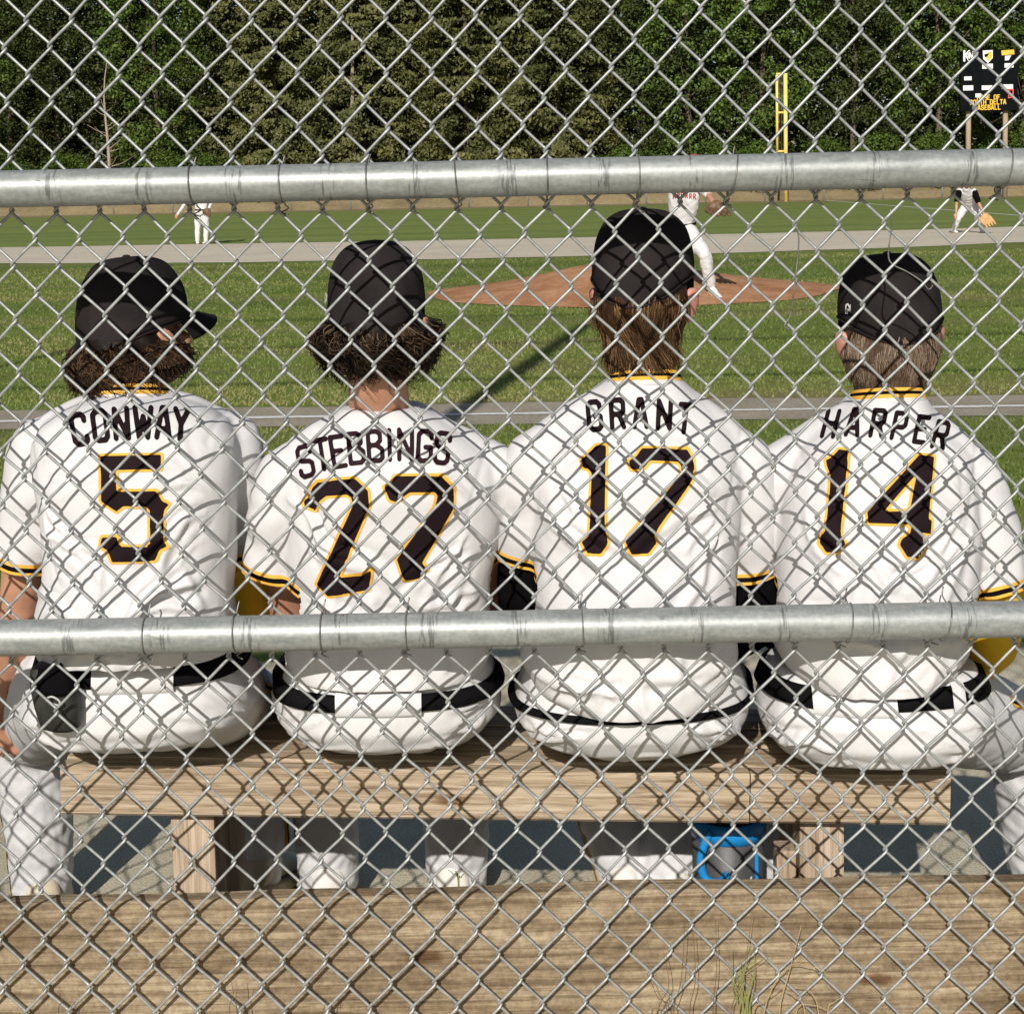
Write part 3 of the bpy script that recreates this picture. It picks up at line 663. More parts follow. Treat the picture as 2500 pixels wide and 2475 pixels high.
def split_band(me, planes, jersey_root, parent):
    """cut stripes out of a sleeve end. planes: (point, axis outwards, radius, [(offset from the end, material)...]); removes what lies past the end"""
    bm = bmesh.new(); bm.from_mesh(me); out = []
    for qi_, (pt, ax, rad, cuts) in enumerate(planes):
        def near(f_): 
            c = f_.calc_center_median() - pt; return abs(c.dot(ax)) < .09 and (c - ax * c.dot(ax)).length < rad
        for off in [0.0] + cuts:
            fs = [f_ for f_ in bm.faces if near(f_)]; es = list({e for f_ in fs for e in f_.edges}); vs_ = list({v_ for f_ in fs for v_ in f_.verts})
            bmesh.ops.bisect_plane(bm, geom=fs + es + vs_, plane_co=pt - ax * off, plane_no=ax, clear_outer=(off == 0.0))
        for k, off in enumerate(cuts):
            lo = 0.0 if k == 0 else cuts[k - 1]
            for f_ in bm.faces:
                c = f_.calc_center_median() - pt
                if (c - ax * c.dot(ax)).length < rad and lo - 1e-5 < -c.dot(ax) < off + 1e-5: out.append((f_, k, qi_))
    tms = []
    for pi in range(len(planes)):
        nb = bmesh.new(); mp = {}
        for f_, k, qi in out:
            if qi != pi: continue
            vs_ = []
            for v_ in f_.verts:
                if v_ not in mp: mp[v_] = nb.verts.new(v_.co)
                vs_.append(mp[v_])
            try: q = nb.faces.new(vs_); q.material_index = k % 4; q.smooth = True
            except ValueError: pass
        nb.normal_update(); tm = bpy.data.meshes.new('trim'); nb.to_mesh(tm); nb.free(); tms.append(tm)
    bmesh.ops.delete(bm, geom=list({f_ for f_, _, _ in out}), context='FACES')
    bm.to_mesh(me); bm.free(); me.update()
    return tms
def shoe_build(root, ankle, yaw, parent, mats, L=.285):
    loc = root.location; lift = min(.75, max(0.0, math.asin(min(.8, max(0, (ankle.z - .10) / .20))))); Rm = Matrix.Rotation(yaw, 4, 'Z') @ Matrix.Translation((0, .15, .0)) @ Matrix.Rotation(-lift, 4, 'X') @ Matrix.Translation((0, -.15, 0)); bm = bmesh.new(); base = Vector((ankle.x, ankle.y, .002))
    rings = []
    for (y, w, h, zc) in ((-.075, .026, .040, .055), (-.065, .034, .052, .060), (-.03, .037, .062, .064), (.02, .038, .055, .060), (.08, .044, .036, .048), (.14, .048, .028, .042), (.185, .040, .022, .037), (.205, .022, .014, .031)):
        rings.append([base + Rm @ Vector((w * math.cos(t), y, zc + h * math.sin(t) * (.55 if math.sin(t) < 0 else 1))) - loc for t in [2 * math.pi * k / 20 for k in range(20)]])
    ring_loft(bm, rings); sh = obj('shoe', bm_mesh(bm), mats[0], parent)
    bm = bmesh.new(); rings = []
    for z, e in ((.012, .95), (.018, 1.0), (.030, 1.0), (.034, .95)):
        rings.append([base + Rm @ Vector((.050 * e * math.copysign(abs(math.cos(t)) ** .8, math.cos(t)), .065 + .147 * e * math.sin(t), z)) - loc for t in [2 * math.pi * k / 28 for k in range(28)]])
    ring_loft(bm, rings); obj('sole', bm_mesh(bm), mats[1], sh)
    bm = bmesh.new()
    for (x, y) in ((-.03, .15), (.03, .15), (0, .18), (-.03, .09), (.03, .09), (-.025, -.05), (.025, -.05)): add_box(bm, base + Rm @ Vector((x, y, .006)) - loc, (.014, .02, .014))
    obj('cleat', bm_mesh(bm, smooth=False), mats[1], sh); return sh
M['shoe_tan'] = mat_noise('shoe_tan', (.50, .43, .31), (.62, .55, .42), 20, .6, .2, 120)
M['shoe_white'] = mat_noise('shoe_white', (.66, .63, .58), (.76, .73, .69), 20, .6, .2, 120)
M['sole_black'] = mat_noise('sole_black', (.02, .02, .02), (.035, .035, .035), 20, .6, .2, 120)
M['sole_tan'] = mat_noise('sole_tan', (.36, .29, .18), (.45, .37, .25), 20, .7, .2, 120)

def jersey_folds(rows, seed, extra=()):
    rg = random.Random(seed); out = []
    def g(x1, y1, x2, y2, w, a):
        D = 2.66; A = P(x1, y1, D); B = P(x2, y2, D); out.append((A.x, A.z, B.x, B.z, w / 1000, a / 1000))
    yb, yt = rows[0][0], rows[-1][0]; xl = min(r_[1] for r_ in rows); xr = max(r_[2] for r_ in rows); xm = (xl + xr) / 2; W = xr - xl
    ya = yt + (yb - yt) * .34
    for s, xe in ((1, xl), (-1, xr)):
        for k in range(6):                       # drags from the armpit down and inwards
            x0 = xe + s * W * rg.uniform(.08, .16); y0 = ya + rg.uniform(-20, 70); L = rg.uniform(110, 230); an = rg.uniform(.35, 1.25)
            g(x0, y0, x0 + s * L * math.cos(an), y0 + L * math.sin(an), rg.uniform(5, 9), rg.uniform(3.0, 6.0))
        for k in range(4):                       # up towards the neck
            x0 = xe + s * W * rg.uniform(.10, .18); y0 = ya + rg.uniform(-50, 10); L = rg.uniform(80, 150); an = rg.uniform(-.9, -.3)
            g(x0, y0, x0 + s * L * math.cos(an), y0 + L * math.sin(an), rg.uniform(6, 10), rg.uniform(2.2, 4.2))
        for k in range(4):                       # blouse folds above the waist
            x0 = xe + s * W * rg.uniform(.03, .2); y0 = yb - rg.uniform(40, 170); L = rg.uniform(90, 190)
            g(x0, y0, x0 + s * L, y0 + rg.uniform(-10, 60), rg.uniform(6, 11), rg.uniform(4, 8))
    for k in range(7):
        x0 = xm + W * rg.uniform(-.3, .3); y0 = yb - rg.uniform(60, 230); L = rg.uniform(70, 160); an = rg.uniform(.9, 2.2)
        g(x0, y0, x0 + L * math.cos(an), y0 + L * math.sin(an), rg.uniform(6, 12), rg.uniform(2.8, 5.5))
    for k in range(3):
        x0 = xm + W * rg.uniform(-.2, .2); g(x0, yb - 25, x0 + rg.uniform(-90, 90), yb - 60, 8, 2.5)
    for e in extra: g(*e)
    return out
def back_mask(co, no): return np.clip(.25 - no[:, 1], 0, 1) ** .7
class Pl: pass
def player(spec):
    S = dict(spec); dd = S['dD']; S['rows'] = [(y, a, b, D + dd, h) for y, a, b, D, h in S['rows']]; S['pants'] = [(y - q, a, b, D + dd, h) for (y, a, b, D, h), q in zip(S['pants'], (17, 13, 6, 0, 0, 0))]
    S['rows'][:2] = [(y, a, b, D - w, h + w * .5) for (y, a, b, D, h), w in zip(S['rows'][:2], (.022, .010))]
    S['arms'] = {k: {**v_, 'pts': [(x, y, D + dd + S.get('armD', -.06)) for x, y, D in v_['pts']]} for k, v_ in S['arms'].items()}; S['head'] = {**S['head'], 'D': S['head']['D'] + dd}; S['DL'] = S['rows'][len(S['rows']) // 2][3]
    S['legs'] = {k: [(v_[0][0], v_[0][1] - 42, v_[0][2] + dd + .02)] + v_[1:] for k, v_ in S['legs'].items()}
    base = P(S['cx'], 1500, 2.9); root = thing('person', S['label'], 'player', (base.x, 2.95, 0), 'players seated on the bench'); loc = root.location
    off = (-loc.x, -loc.y, -loc.z); rows = S['rows']; H = S['head']
    sc_ = H['s']; Rm = Euler((H['pitch'], H['roll'], H['yaw'])).to_matrix().to_4x4()
    top = P(H['x'], H['ytop'], H['D']); ctr = top - (Rm @ Vector((0, -.006, .128 * sc_)))
    ctr.z = top.z - .126 * sc_
    Mh = Matrix.Translation(ctr) @ Rm @ Matrix.Diagonal((sc_, sc_, sc_, 1))
    arms = {k: [P(*q) for q in S['arms'][k]['pts']] for k in 'LR'}          # shoulder, sleeve end, elbow, wrist
    # ---- body (skin): head, neck, chest core, arms, hands, lower legs
    bm = bmesh.new(); head_parts(bm, Mh)
    neck_lo = P((rows[-1][1] + rows[-1][2]) / 2, rows[-1][0] + 14, rows[-1][3] + rows[-1][4])
    nr = (rows[-1][2] - rows[-1][1]) / 2 * MPP * rows[-1][3] * .80
    tube(bm, [neck_lo + Vector((0, .015, -.10)), neck_lo, (neck_lo + (Mh @ Vector((0, -.02, -.06)))) / 2, Mh @ Vector((0, -.018, -.03))], [nr * 1.1, nr, nr * .95, nr * .95], 20)
    pel = P((S['pants'][0][1] + S['pants'][0][2]) / 2, S['pants'][0][0] - 40, S['pants'][0][3] + S['pants'][0][4])
    tube(bm, [neck_lo + Vector((0, .03, -.08)), (neck_lo + pel) / 2 + Vector((0, .02, 0)), pel + Vector((0, .03, .05))], [.07, .085, .085], 16)
    for k, s in (('L', -1), ('R', 1)):
        sh, se, el, wr = arms[k]
        tube(bm, [sh, (sh + el) / 2, el], [.046, .043, .036], 14); tube(bm, [el, el.lerp(wr, .3), wr], [.037, .038, .026], 14)
        hand_parts(bm, wr, (wr - el).normalized() + Vector((0, .3, -.2)), Vector((0, -.3, 1)), s)
    legs = {k: [P(*q) for q in S['legs'][k]] for k in 'LR'}
    for k in 'LR':
        hip, kn, an = legs[k]; tube(bm, [hip, kn], [.06, .05], 12); tube(bm, [kn, an], [.045, .033], 12)
    body = obj('body', shift(remesh(bm, .0058, 3), off), S['skin'], root)
    for s in (-1, 1):
        bm = bmesh.new(); ellipsoid(bm, (Mh @ Vector((s * .031, .080, .0))) - loc, (.012 * sc_,) * 3, None, 14); e_ = obj('eye', bm_mesh(bm), M['eye'], body)
        bm = bmesh.new(); ellipsoid(bm, (Mh @ Vector((s * .031, .0905, .0))) - loc, (.0055, .003, .0055), Mh.to_3x3(), 10); obj('iris', bm_mesh(bm), M['iris'], e_)
    # ---- jersey
    bm = bmesh.new(); ring_loft(bm, px_rings(rows))
    planes = []
    for k in 'LR':
        sh, se, el, wr = arms[k]; r0, r1 = S['arms'][k]['r']; ax = (se - sh).normalized()
        tube(bm, [sh, sh.lerp(se, .35), sh.lerp(se, .7), se + ax * .03], [r0, r0 * 1.03, (r0 + r1) / 2, r1], 28)
        planes.append((se, ax, r1 * 2.0, [.005, .013, .019]))
    # yoke from the neck to the shoulder points so the top of the arm flows into the back
        nk = neck_lo + Vector((0, .0, -.012)); tube(bm, [nk, nk.lerp(sh, .55) + Vector((0, -.008, .006)), sh], [r0 * .80, r0 * .92, r0 * .96], 24)
    jm = remesh(bm, .0052, S.get('sm', 7))
    folds(jm, jersey_folds(rows, S['seed'], S.get('jf', ())), back_mask, S['seed'])
    # sleeve creases all round and soft unevenness of the cloth
    co = get_co(jm); no = get_no(jm); d = snoise(co, 7, S['seed'] + 50, 2) * .0016
    for k in 'LR':
        sh, se, el, wr = [np.array(q) for q in arms[k]]; ax = (se - sh) / np.linalg.norm(se - sh); rel = co - sh; t = rel @ ax; rad = np.linalg.norm(rel - t[:, None] * ax, axis=1)
        m_ = np.clip((S['arms'][k]['r'][0] * 1.25 - rad) / .02, 0, 1) * np.clip(t / .05, 0, 1)
        ph = snoise(co, 5, S['seed'] + 70, 2)
        d += m_ * .0035 * np.sin(t * 60 + co[:, 0] * 35 * (1 if k == 'L' else -1) + 3.2 * ph)
        # armhole seam groove
        seam_ = np.abs(rel @ np.array([(1 if k == 'R' else -1) * .95, .0, -.30]) + .018)
        d -= .0022 * np.exp(-(seam_ / .005) ** 2) * (no[:, 1] < .2) * (np.abs(t) < .16) * (rad < .12)
    set_co(jm, co + no * d[:, None])
    trims = split_band(jm, planes, root, None)
    # open the hem
    zh = P(S['cx'], rows[0][0], rows[0][3] + rows[0][4]).z + .004
    bm = bmesh.new(); bm.from_mesh(jm); fs = [f_ for f_ in bm.faces if f_.calc_center_median().z < zh + .02]
    bmesh.ops.bisect_plane(bm, geom=fs + list({e for f_ in fs for e in f_.edges}) + list({q for f_ in fs for q in f_.verts}), plane_co=(0, 0, zh), plane_no=(0, 0, 1), clear_inner=True)
    bm.to_mesh(jm); bm.free(); jm.update(); jm.polygons.foreach_set('use_smooth', [True] * len(jm.polygons))
    jersey = obj('jersey', shift(jm, off), M['white_cloth'], root)
    for trim in trims: obj('sleeve_trim', shift(trim, off), [M['gold_cloth'], M['black_cloth'], M['gold_cloth'], M['white_cloth']], jersey)
    # collar
    rg_ = superring(P((rows[-1][1] + rows[-1][2]) / 2, rows[-1][0], rows[-1][3] + rows[-1][4]), (rows[-1][2] - rows[-1][1]) / 2 * MPP * (rows[-1][3] + rows[-1][4]), rows[-1][4], 40, 2.2)
    cc = sum(rg_, Vector()) / len(rg_); bands = [(1.03, -.012), (1.05, -.004), (1.02, .002), (.985, .007), (.95, .012)]
    if S.get('collar', True):
        bm = bmesh.new(); rr = []
        for sc2, dz in bands: rr.append([bm.verts.new(cc + Vector(((q.x - cc.x) * sc2, (q.y - cc.y) * sc2, dz - .30 * (q.y - cc.y) * .6 - .004)) - loc) for q in rg_])
        for i_, (a, b) in enumerate(zip(rr, rr[1:])):
            for q in range(40):
                f_ = bm.faces.new((a[q], a[(q + 1) % 40], b[(q + 1) % 40], b[q])); f_.material_index = [3, 0, 1, 0][i_]
        obj('collar', bm_mesh(bm), [M['gold_cloth'], M['black_cloth'], M['gold_cloth'], M['white_cloth']], jersey)
    # lettering
    bvh = BVHTree.FromPolygons([v_.co for v_ in jm.vertices], [p_.vertices for p_ in jm.polygons])
    DL = S['DL']
    for (ch, x, y, ang, sh_) in S['name']:
        h_ = S['name_h'] * MPP * DL; V, Fc = letter_flat(ch, h_ * .84, S.get('name_th', .195)); c = P(x, y, DL); ca, sa = math.cos(math.radians(-ang)), math.sin(math.radians(-ang))
        V2 = [(c.x + (a * .86 + sh_ * b) * ca - b * sa, c.z + (a * .86 + sh_ * b) * sa + b * ca) for a, b in V]
        drape('letter', V2, Fc, bvh, root, M[S.get('name_mat', 'number_black')], .0016, jersey, DL)
    for polys in S['digits']:
        W_ = [[(lambda q: (q.x, q.z))(P(x, y, DL)) for x, y in pl] for pl in polys]
        xs = [p[0] for pl in W_ for p in pl]; ys = [p[1] for pl in W_ for p in pl]; e_ = .0042
        sd = lambda p: poly_sdf(p, W_)
        for nm, mt, ex_, of in (('digit_outline', 'gold_cloth', e_, .0012), ('digit', 'number_black', 0.0, .0026)):
            V, Fc = glyph(lambda p: sd(p) - ex_, min(xs) - .01, max(xs) + .01, min(ys) - .01, max(ys) + .01, .0032)
            drape(nm, V, Fc, bvh, root, M[mt], of, jersey, DL)
    # ---- pants
    pr = S['pants']; bm = bmesh.new(); ring_loft(bm, px_rings(pr, 2.6))
    for k in 'LR':
        hip, kn, an = legs[k]; lr = S.get('leg_r', (.098, .076, .060))
        tube(bm, [hip, hip.lerp(kn, .5), kn], [lr[0], (lr[0] + lr[1]) / 2, lr[1]], 24); tube(bm, [kn, kn.lerp(an, .45), an], [lr[1], lr[1] * .93, lr[2]], 24)
    pm = remesh(bm, .0065, 6)
    rg = random.Random(S['seed'] + 5); fl = []
    xl, xr = min(r_[1] for r_ in pr), max(r_[2] for r_ in pr); yb, yt = pr[0][0] + 45, pr[-1][0] + 30; xm = (xl + xr) / 2
    def g(x1, y1, x2, y2, w, a): A = P(x1, y1, 2.66); B = P(x2, y2, 2.66); fl.append((A.x, A.z, B.x, B.z, w / 1000, a / 1000))
    for s, xe in ((1, xl), (-1, xr)):
        for k in range(7):
            x0 = xe + s * rg.uniform(5, 40); y0 = yb - rg.uniform(10, 110); L = rg.uniform(60, 150); an_ = rg.uniform(-.9, .25)
            g(x0, y0, x0 + s * L * math.cos(an_), y0 + L * math.sin(an_), rg.uniform(4, 8), rg.uniform(3, 6.5))
    for k in range(4):
        x0 = rg.uniform(xl + 80, xr - 180); y0 = yb - rg.uniform(5, 35); g(x0, y0, x0 + rg.uniform(60, 140), y0 + rg.uniform(-14, 14), 5, 1.8)
    g(xm + 3, yt + 20, xm + 2, yb, 3.5, -1.8)
    g(xm - 150, yt + 42, xm, yt + 62, 3.5, 1.3); g(xm, yt + 62, xm + 150, yt + 42, 3.5, 1.3)
    folds(pm, fl, back_mask, S['seed'] + 9)
    co = get_co(pm); no = get_no(pm); set_co(pm, co + no * (snoise(co, 8, S['seed'] + 90, 2) * .0016 + .0022 * snoise(co, 22, S['seed'] + 91, 2) * (co[:, 2] < .40))[:, None])
    bm = bmesh.new(); bm.from_mesh(pm)
    for k in 'LR':
        an = legs[k][2]; fs = [f_ for f_ in bm.faces if (f_.calc_center_median() - an).length < .12]
        bmesh.ops.bisect_plane(bm, geom=fs + list({e for f_ in fs for e in f_.edges}) + list({q for f_ in fs for q in f_.verts}), plane_co=an + Vector((0, 0, .0)), plane_no=(0, 0, 1), clear_inner=True)
    bm.to_mesh(pm); bm.free(); pm.update(); pm.polygons.foreach_set('use_smooth', [True] * len(pm.polygons))
    pants = obj('pants', shift(pm, off), M['pants_cloth'], root)
    # belt: follows the pants at its own height
    by, bh = S['belt']; pb = BVHTree.FromPolygons([v_.co for v_ in pm.vertices], [p_.vertices for p_ in pm.polygons])
    bc = P((pr[-1][1] + pr[-1][2]) / 2, by, pr[-1][3]); rngs = []
    for dz, e_ in ((-bh / 2, .003), (-bh / 2 + .003, .0110), (bh / 2 - .003, .0110), (bh / 2, .003)):
        ring = []
        for k in range(72):
            a = 2 * math.pi * k / 72; d_ = Vector((math.cos(a), math.sin(a), 0)); o_ = Vector((bc.x, pr[-1][3] + pr[-1][4], bc.z + dz)) - loc
            h_, nn, _, _ = pb.ray_cast(o_ + d_ * .6, -d_); ring.append((h_ if h_ is not None else o_ + d_ * .15) + d_ * e_)
        rngs.append(ring)
    for r_ in rngs:                                   # even out
        for _ in range(3): r_[:] = [(r_[i - 1] + r_[i] * 2 + r_[(i + 1) % 72]) / 4 for i in range(72)]
    bm = bmesh.new(); ring_loft(bm, rngs, False); belt = obj('belt', bm_mesh(bm), M['belt'], root)
    for (x1, x2) in S.get('loops', ()):
        A, B = P(x1, by, pr[-1][3]), P(x2, by, pr[-1][3]); v = []; f = []; NX = 10
        for i in range(NX + 1):
            x = A.x + (B.x - A.x) * i / NX
            for dz, e_ in ((-bh * .78, .001), (-bh * .5, .0150), (bh * .5, .0150), (bh * .78, .003)):
                o_ = Vector((x, 2.2, bc.z + dz)) - loc; h_, nn, _, _ = pb.ray_cast(o_, Vector((0, 1, 0))); v.append((h_ if h_ is not None else o_ + Vector((0, .45, 0))) + Vector((0, -e_, 0)))
        for i in range(NX):
            for j in range(3): f.append((4 * i + j, 4 * i + 4 + j, 4 * i + 5 + j, 4 * i + 1 + j))
        obj('belt_loop', py_mesh('loop', v, f, True), M['pants_cloth'], pants)
    # ---- arm sleeves (undershirt) where worn
    for k in 'LR':
        mt = S['arms'][k].get('under')
        if mt:
            sh, se, el, wr = arms[k]; bm = bmesh.new(); tube(bm, [se - (se - sh).normalized() * .06, se.lerp(el, .5), el], [.051, .049, .044], 18); tube(bm, [el, el.lerp(wr, .35), wr.lerp(el, .1)], [.044, .045, .033], 18)
            obj('undersleeve', shift(remesh(bm, .006, 3), off), M[mt], root)
    # ---- piping down the outside of the legs
    for k, s in (('L', -1), ('R', 1)):
        if k in S.get('piping', ''):
            hip, kn, an = legs[k]; pbv = pb; strips = []
            for (w0, w1, mt) in ((-.010, -.004, 'gold_cloth'), (-.004, .004, 'black_cloth'), (.004, .010, 'gold_cloth')):
                v = []; f = []; path = [hip.lerp(kn, t) for t in np.linspace(.1, 1, 14)] + [kn.lerp(an, t) for t in np.linspace(.08, .97, 16)]
                for i, q in enumerate(path):
                    d_ = Vector((s * 1.0, -.25 if i > 12 else .0, .12 if i < 13 else 0)).normalized(); tang = Vector((0, 0, 1)) if i < 13 else Vector((.25 * s, 1, 0)).normalized()
                    for w in (w0, w1):
                        o_ = q + tang * w - loc + d_ * .3; h_, nn, _, _ = pbv.ray_cast(o_, -d_); v.append((h_ if h_ is not None else q - loc + d_ * .08) + d_ * (.002))
                for i in range(len(path) - 1): f.append((2 * i, 2 * i + 1, 2 * i + 3, 2 * i + 2))
                obj('piping', py_mesh('piping', v, f, True), M[mt], pants)
    # ---- feet
    for k, s in (('L', -1), ('R', 1)):
        an = legs[k][2]; bm = bmesh.new(); tube(bm, [an + Vector((0, 0, .05)), an + Vector((0, .0, -.05)), Vector((an.x, an.y + .01, max(.055, an.z - .055)))], [.045, .043, .042], 18); obj('sock', shift(bm_mesh(bm), off), M[S.get('sock', 'white_cloth')], root)
        shoe_build(root, an, S['foot_yaw'][k], root, [M[S['shoe'][0]], M[S['shoe'][1]]])
    cap = cap_build(root, Mh, root, 1.0, S.get('logo', True), H.get('drop', 0), S['seed'], H.get('crown', 1.0), H.get('brim', .072), H.get('side', .018))
    h = S['hair']; hair_build(root, Mh, root, M[h['mat']], h['n'], h['len'], h['curl'], h['vol'], h['r'], S['seed'], nb=Mh.inverted() @ neck_lo, nrad=nr / sc_, **h.get('kw', {}))
    return root

Z7 = lambda pts: [(x / 2.0, 811.4 + y / 2.0) for x, y in pts]                # tracing frames of the two lower enlargements
Z8 = lambda pts: [(966 + x / 2.0, 811.4 + y / 2.0) for x, y in pts]
D5 = Z7([(381, 98), (607, 95), (605, 147), (436, 150), (440, 232), (588, 230), (612, 268), (636, 278), (618, 300), (614, 415), (632, 438), (605, 452), (588, 490), (425, 496), (405, 455), (378, 440), (387, 404), (440, 402), (447, 425), (462, 441), (552, 440), (566, 428), (566, 302), (552, 288), (465, 286), (440, 306), (383, 268)])
D2 = Z7([(1180, 215), (1200, 195), (1340, 183), (1388, 228), (1393, 285), (1278, 556), (1368, 545), (1402, 526), (1392, 600), (1240, 625), (1197, 580), (1332, 285), (1328, 255), (1310, 242), (1232, 248), (1206, 268), (1190, 302), (1150, 288), (1150, 265), (1170, 252)])
D7 = Z7([(1490, 175), (1665, 172), (1712, 215), (1708, 295), (1592, 500), (1612, 525), (1580, 556), (1525, 562), (1497, 485), (1640, 290), (1650, 250), (1640, 234), (1545, 234), (1495, 270), (1470, 262), (1450, 215), (1475, 205)])
D1 = Z8([(320, 60), (354, 60), (350, 380), (362, 425), (335, 468), (283, 466), (262, 425), (292, 395), (302, 165), (290, 145), (268, 140), (264, 112), (280, 100)])
D7b = Z8([(490, 70), (660, 72), (684, 110), (682, 185), (535, 395), (545, 425), (515, 465), (450, 465), (428, 425), (435, 405), (640, 165), (638, 130), (625, 118), (520, 115), (490, 150), (450, 148), (440, 118), (470, 100)])
D1b = Z8([(1235, 75), (1270, 80), (1240, 400), (1258, 430), (1225, 462), (1185, 462), (1158, 425), (1170, 395), (1185, 385), (1205, 170), (1190, 140), (1185, 115), (1205, 105)])
D4 = Z8([(1535, 95), (1590, 102), (1570, 335), (1582, 340), (1578, 390), (1540, 385), (1560, 440), (1530, 480), (1490, 480), (1462, 430), (1470, 410), (1500, 390), (1508, 355), (1345, 350), (1340, 310)])
D4h = Z8([(1525, 165), (1500, 305), (1400, 308)])

P1 = player(dict(label='seated player in white number 5 jersey at left end of bench, capped head turned right', cx=260, logo=False, dD=-0.085, seed=11, skin=M['skin_tan'],
  rows=[(1222, 74, 452, 2.6, 0.135), (1160, 68, 448, 2.593, 0.14), (1080, 84, 446, 2.59, 0.135), (1000, 82, 448, 2.59, 0.13), (900, 66, 452, 2.597, 0.12), (830, 62, 450, 2.613, 0.11), (795, 80, 432, 2.63, 0.1), (772, 115, 398, 2.647, 0.092), (752, 155, 350, 2.685, 0.08), (738, 182, 325, 2.725, 0.07)],
  arms={'L': dict(pts=[(78, 852, 2.83), (46, 1062, 2.85), (38, 1150, 2.90), (22, 1300, 3.02)], r=(.056, .058)),
        'R': dict(pts=[(432, 840, 2.84), (462, 1030, 2.90), (466, 1150, 2.98), (400, 1240, 3.20)], r=(.056, .054), under='yellow_sleeve')},
  legs={'L': [(130, 1345, 2.86), (58, 1375, 3.18), (82, 1692, 3.22)], 'R': [(390, 1345, 2.86), (468, 1330, 3.20), (490, 1600, 3.20)]},
  foot_yaw={'L': .3, 'R': -.15}, shoe=('shoe_tan', 'sole_tan'), piping='LR',
  head=dict(x=238, ytop=486, D=2.90, s=.97, yaw=-.66, pitch=.02, roll=-.06, drop=.022, brim=.080, side=.002),
  hair=dict(mat='hair_curly', n=2200, len=.052, curl=.0065, vol=.026, r=.0017, kw=dict(zlo=-.082, zhi=-.020, arc=(150, 376), wave=1.8, side=.3, neck=.068)),
  pants=[(1382, 120, 430, 2.70, .15), (1362, 70, 475, 2.655, .175), (1325, 45, 496, 2.63, .185), (1280, 55, 490, 2.63, .175), (1240, 78, 462, 2.64, .15), (1180, 96, 442, 2.65, .135)],
  belt=(1276, .032), loops=[(178, 330)], DL=2.70,
  name=[('C', 150, 811, -9, .0), ('O', 189, 804, -5, .0), ('N', 229, 800, -2, .0), ('W', 270, 798, 1, 0), ('A', 308, 798, 3, 0), ('Y', 341, 801, 6, 0)], name_h=66, digits=[[D5]]))
P2 = player(dict(label='seated player in white number 27 jersey, second from left, dark wavy hair under cap', cx=725, dD=-0.05, armD=-.02, seed=23, skin=M['skin_tan'],
  rows=[(1262, 552, 915, 2.61, .13), (1220, 532, 935, 2.605, .14), (1150, 538, 928, 2.61, .14), (1080, 536, 935, 2.60, .135), (1000, 526, 946, 2.59, .13), (920, 520, 950, 2.58, .125), (875, 530, 940, 2.585, .118), (840, 552, 912, 2.60, .11), (810, 582, 872, 2.615, .10), (785, 615, 830, 2.63, .088), (765, 640, 792, 2.645, .075)],
  arms={'L': dict(pts=[(545, 905, 2.71), (513, 1080, 2.74), (548, 1160, 2.84), (600, 1230, 3.10)], r=(.056, .047)),
        'R': dict(pts=[(925, 895, 2.73), (958, 1022, 2.80), (940, 1150, 2.92), (860, 1230, 3.15)], r=(.055, .048))},
  legs={'L': [(620, 1345, 2.82), (600, 1330, 3.20), (622, 1668, 3.24)], 'R': [(830, 1345, 2.82), (860, 1330, 3.20), (862, 1672, 3.24)]},
  foot_yaw={'L': .1, 'R': -.1}, shoe=('shoe_white', 'sole_tan'),
  head=dict(x=707, ytop=463, D=2.625, s=.86, yaw=-.12, pitch=.10, roll=.02, drop=.016, crown=1.06),
  hair=dict(mat='hair_dark', n=2400, len=.062, curl=.0080, vol=.026, r=.0016, kw=dict(zlo=-.115, zhi=-.008, arc=(155, 385), wave=1.5, side=.8, flick=.014, neck=.054)),
  pants=[(1385, 600, 880, 2.68, .15), (1365, 550, 925, 2.64, .175), (1330, 520, 952, 2.615, .185), (1290, 520, 950, 2.61, .175), (1255, 535, 935, 2.615, .155), (1225, 545, 925, 2.62, .145)],
  belt=(1325, .028), loops=[(634, 796)], DL=2.59, collar=False, name_mat='name_maroon',
  name=[('S', 577, 871, -15, .1), ('T', 608, 858, -10, .05), ('E', 638, 852, -7, 0), ('B', 672, 846, -4, 0), ('B', 708, 842, -2, 0), ('I', 735, 840, 0, 0), ('N', 765, 839, 1, 0), ('G', 801, 842, 4, 0), ('S', 834, 846, 8, 0)], name_h=67, name_th=.165, digits=[[D2], [D7]]))
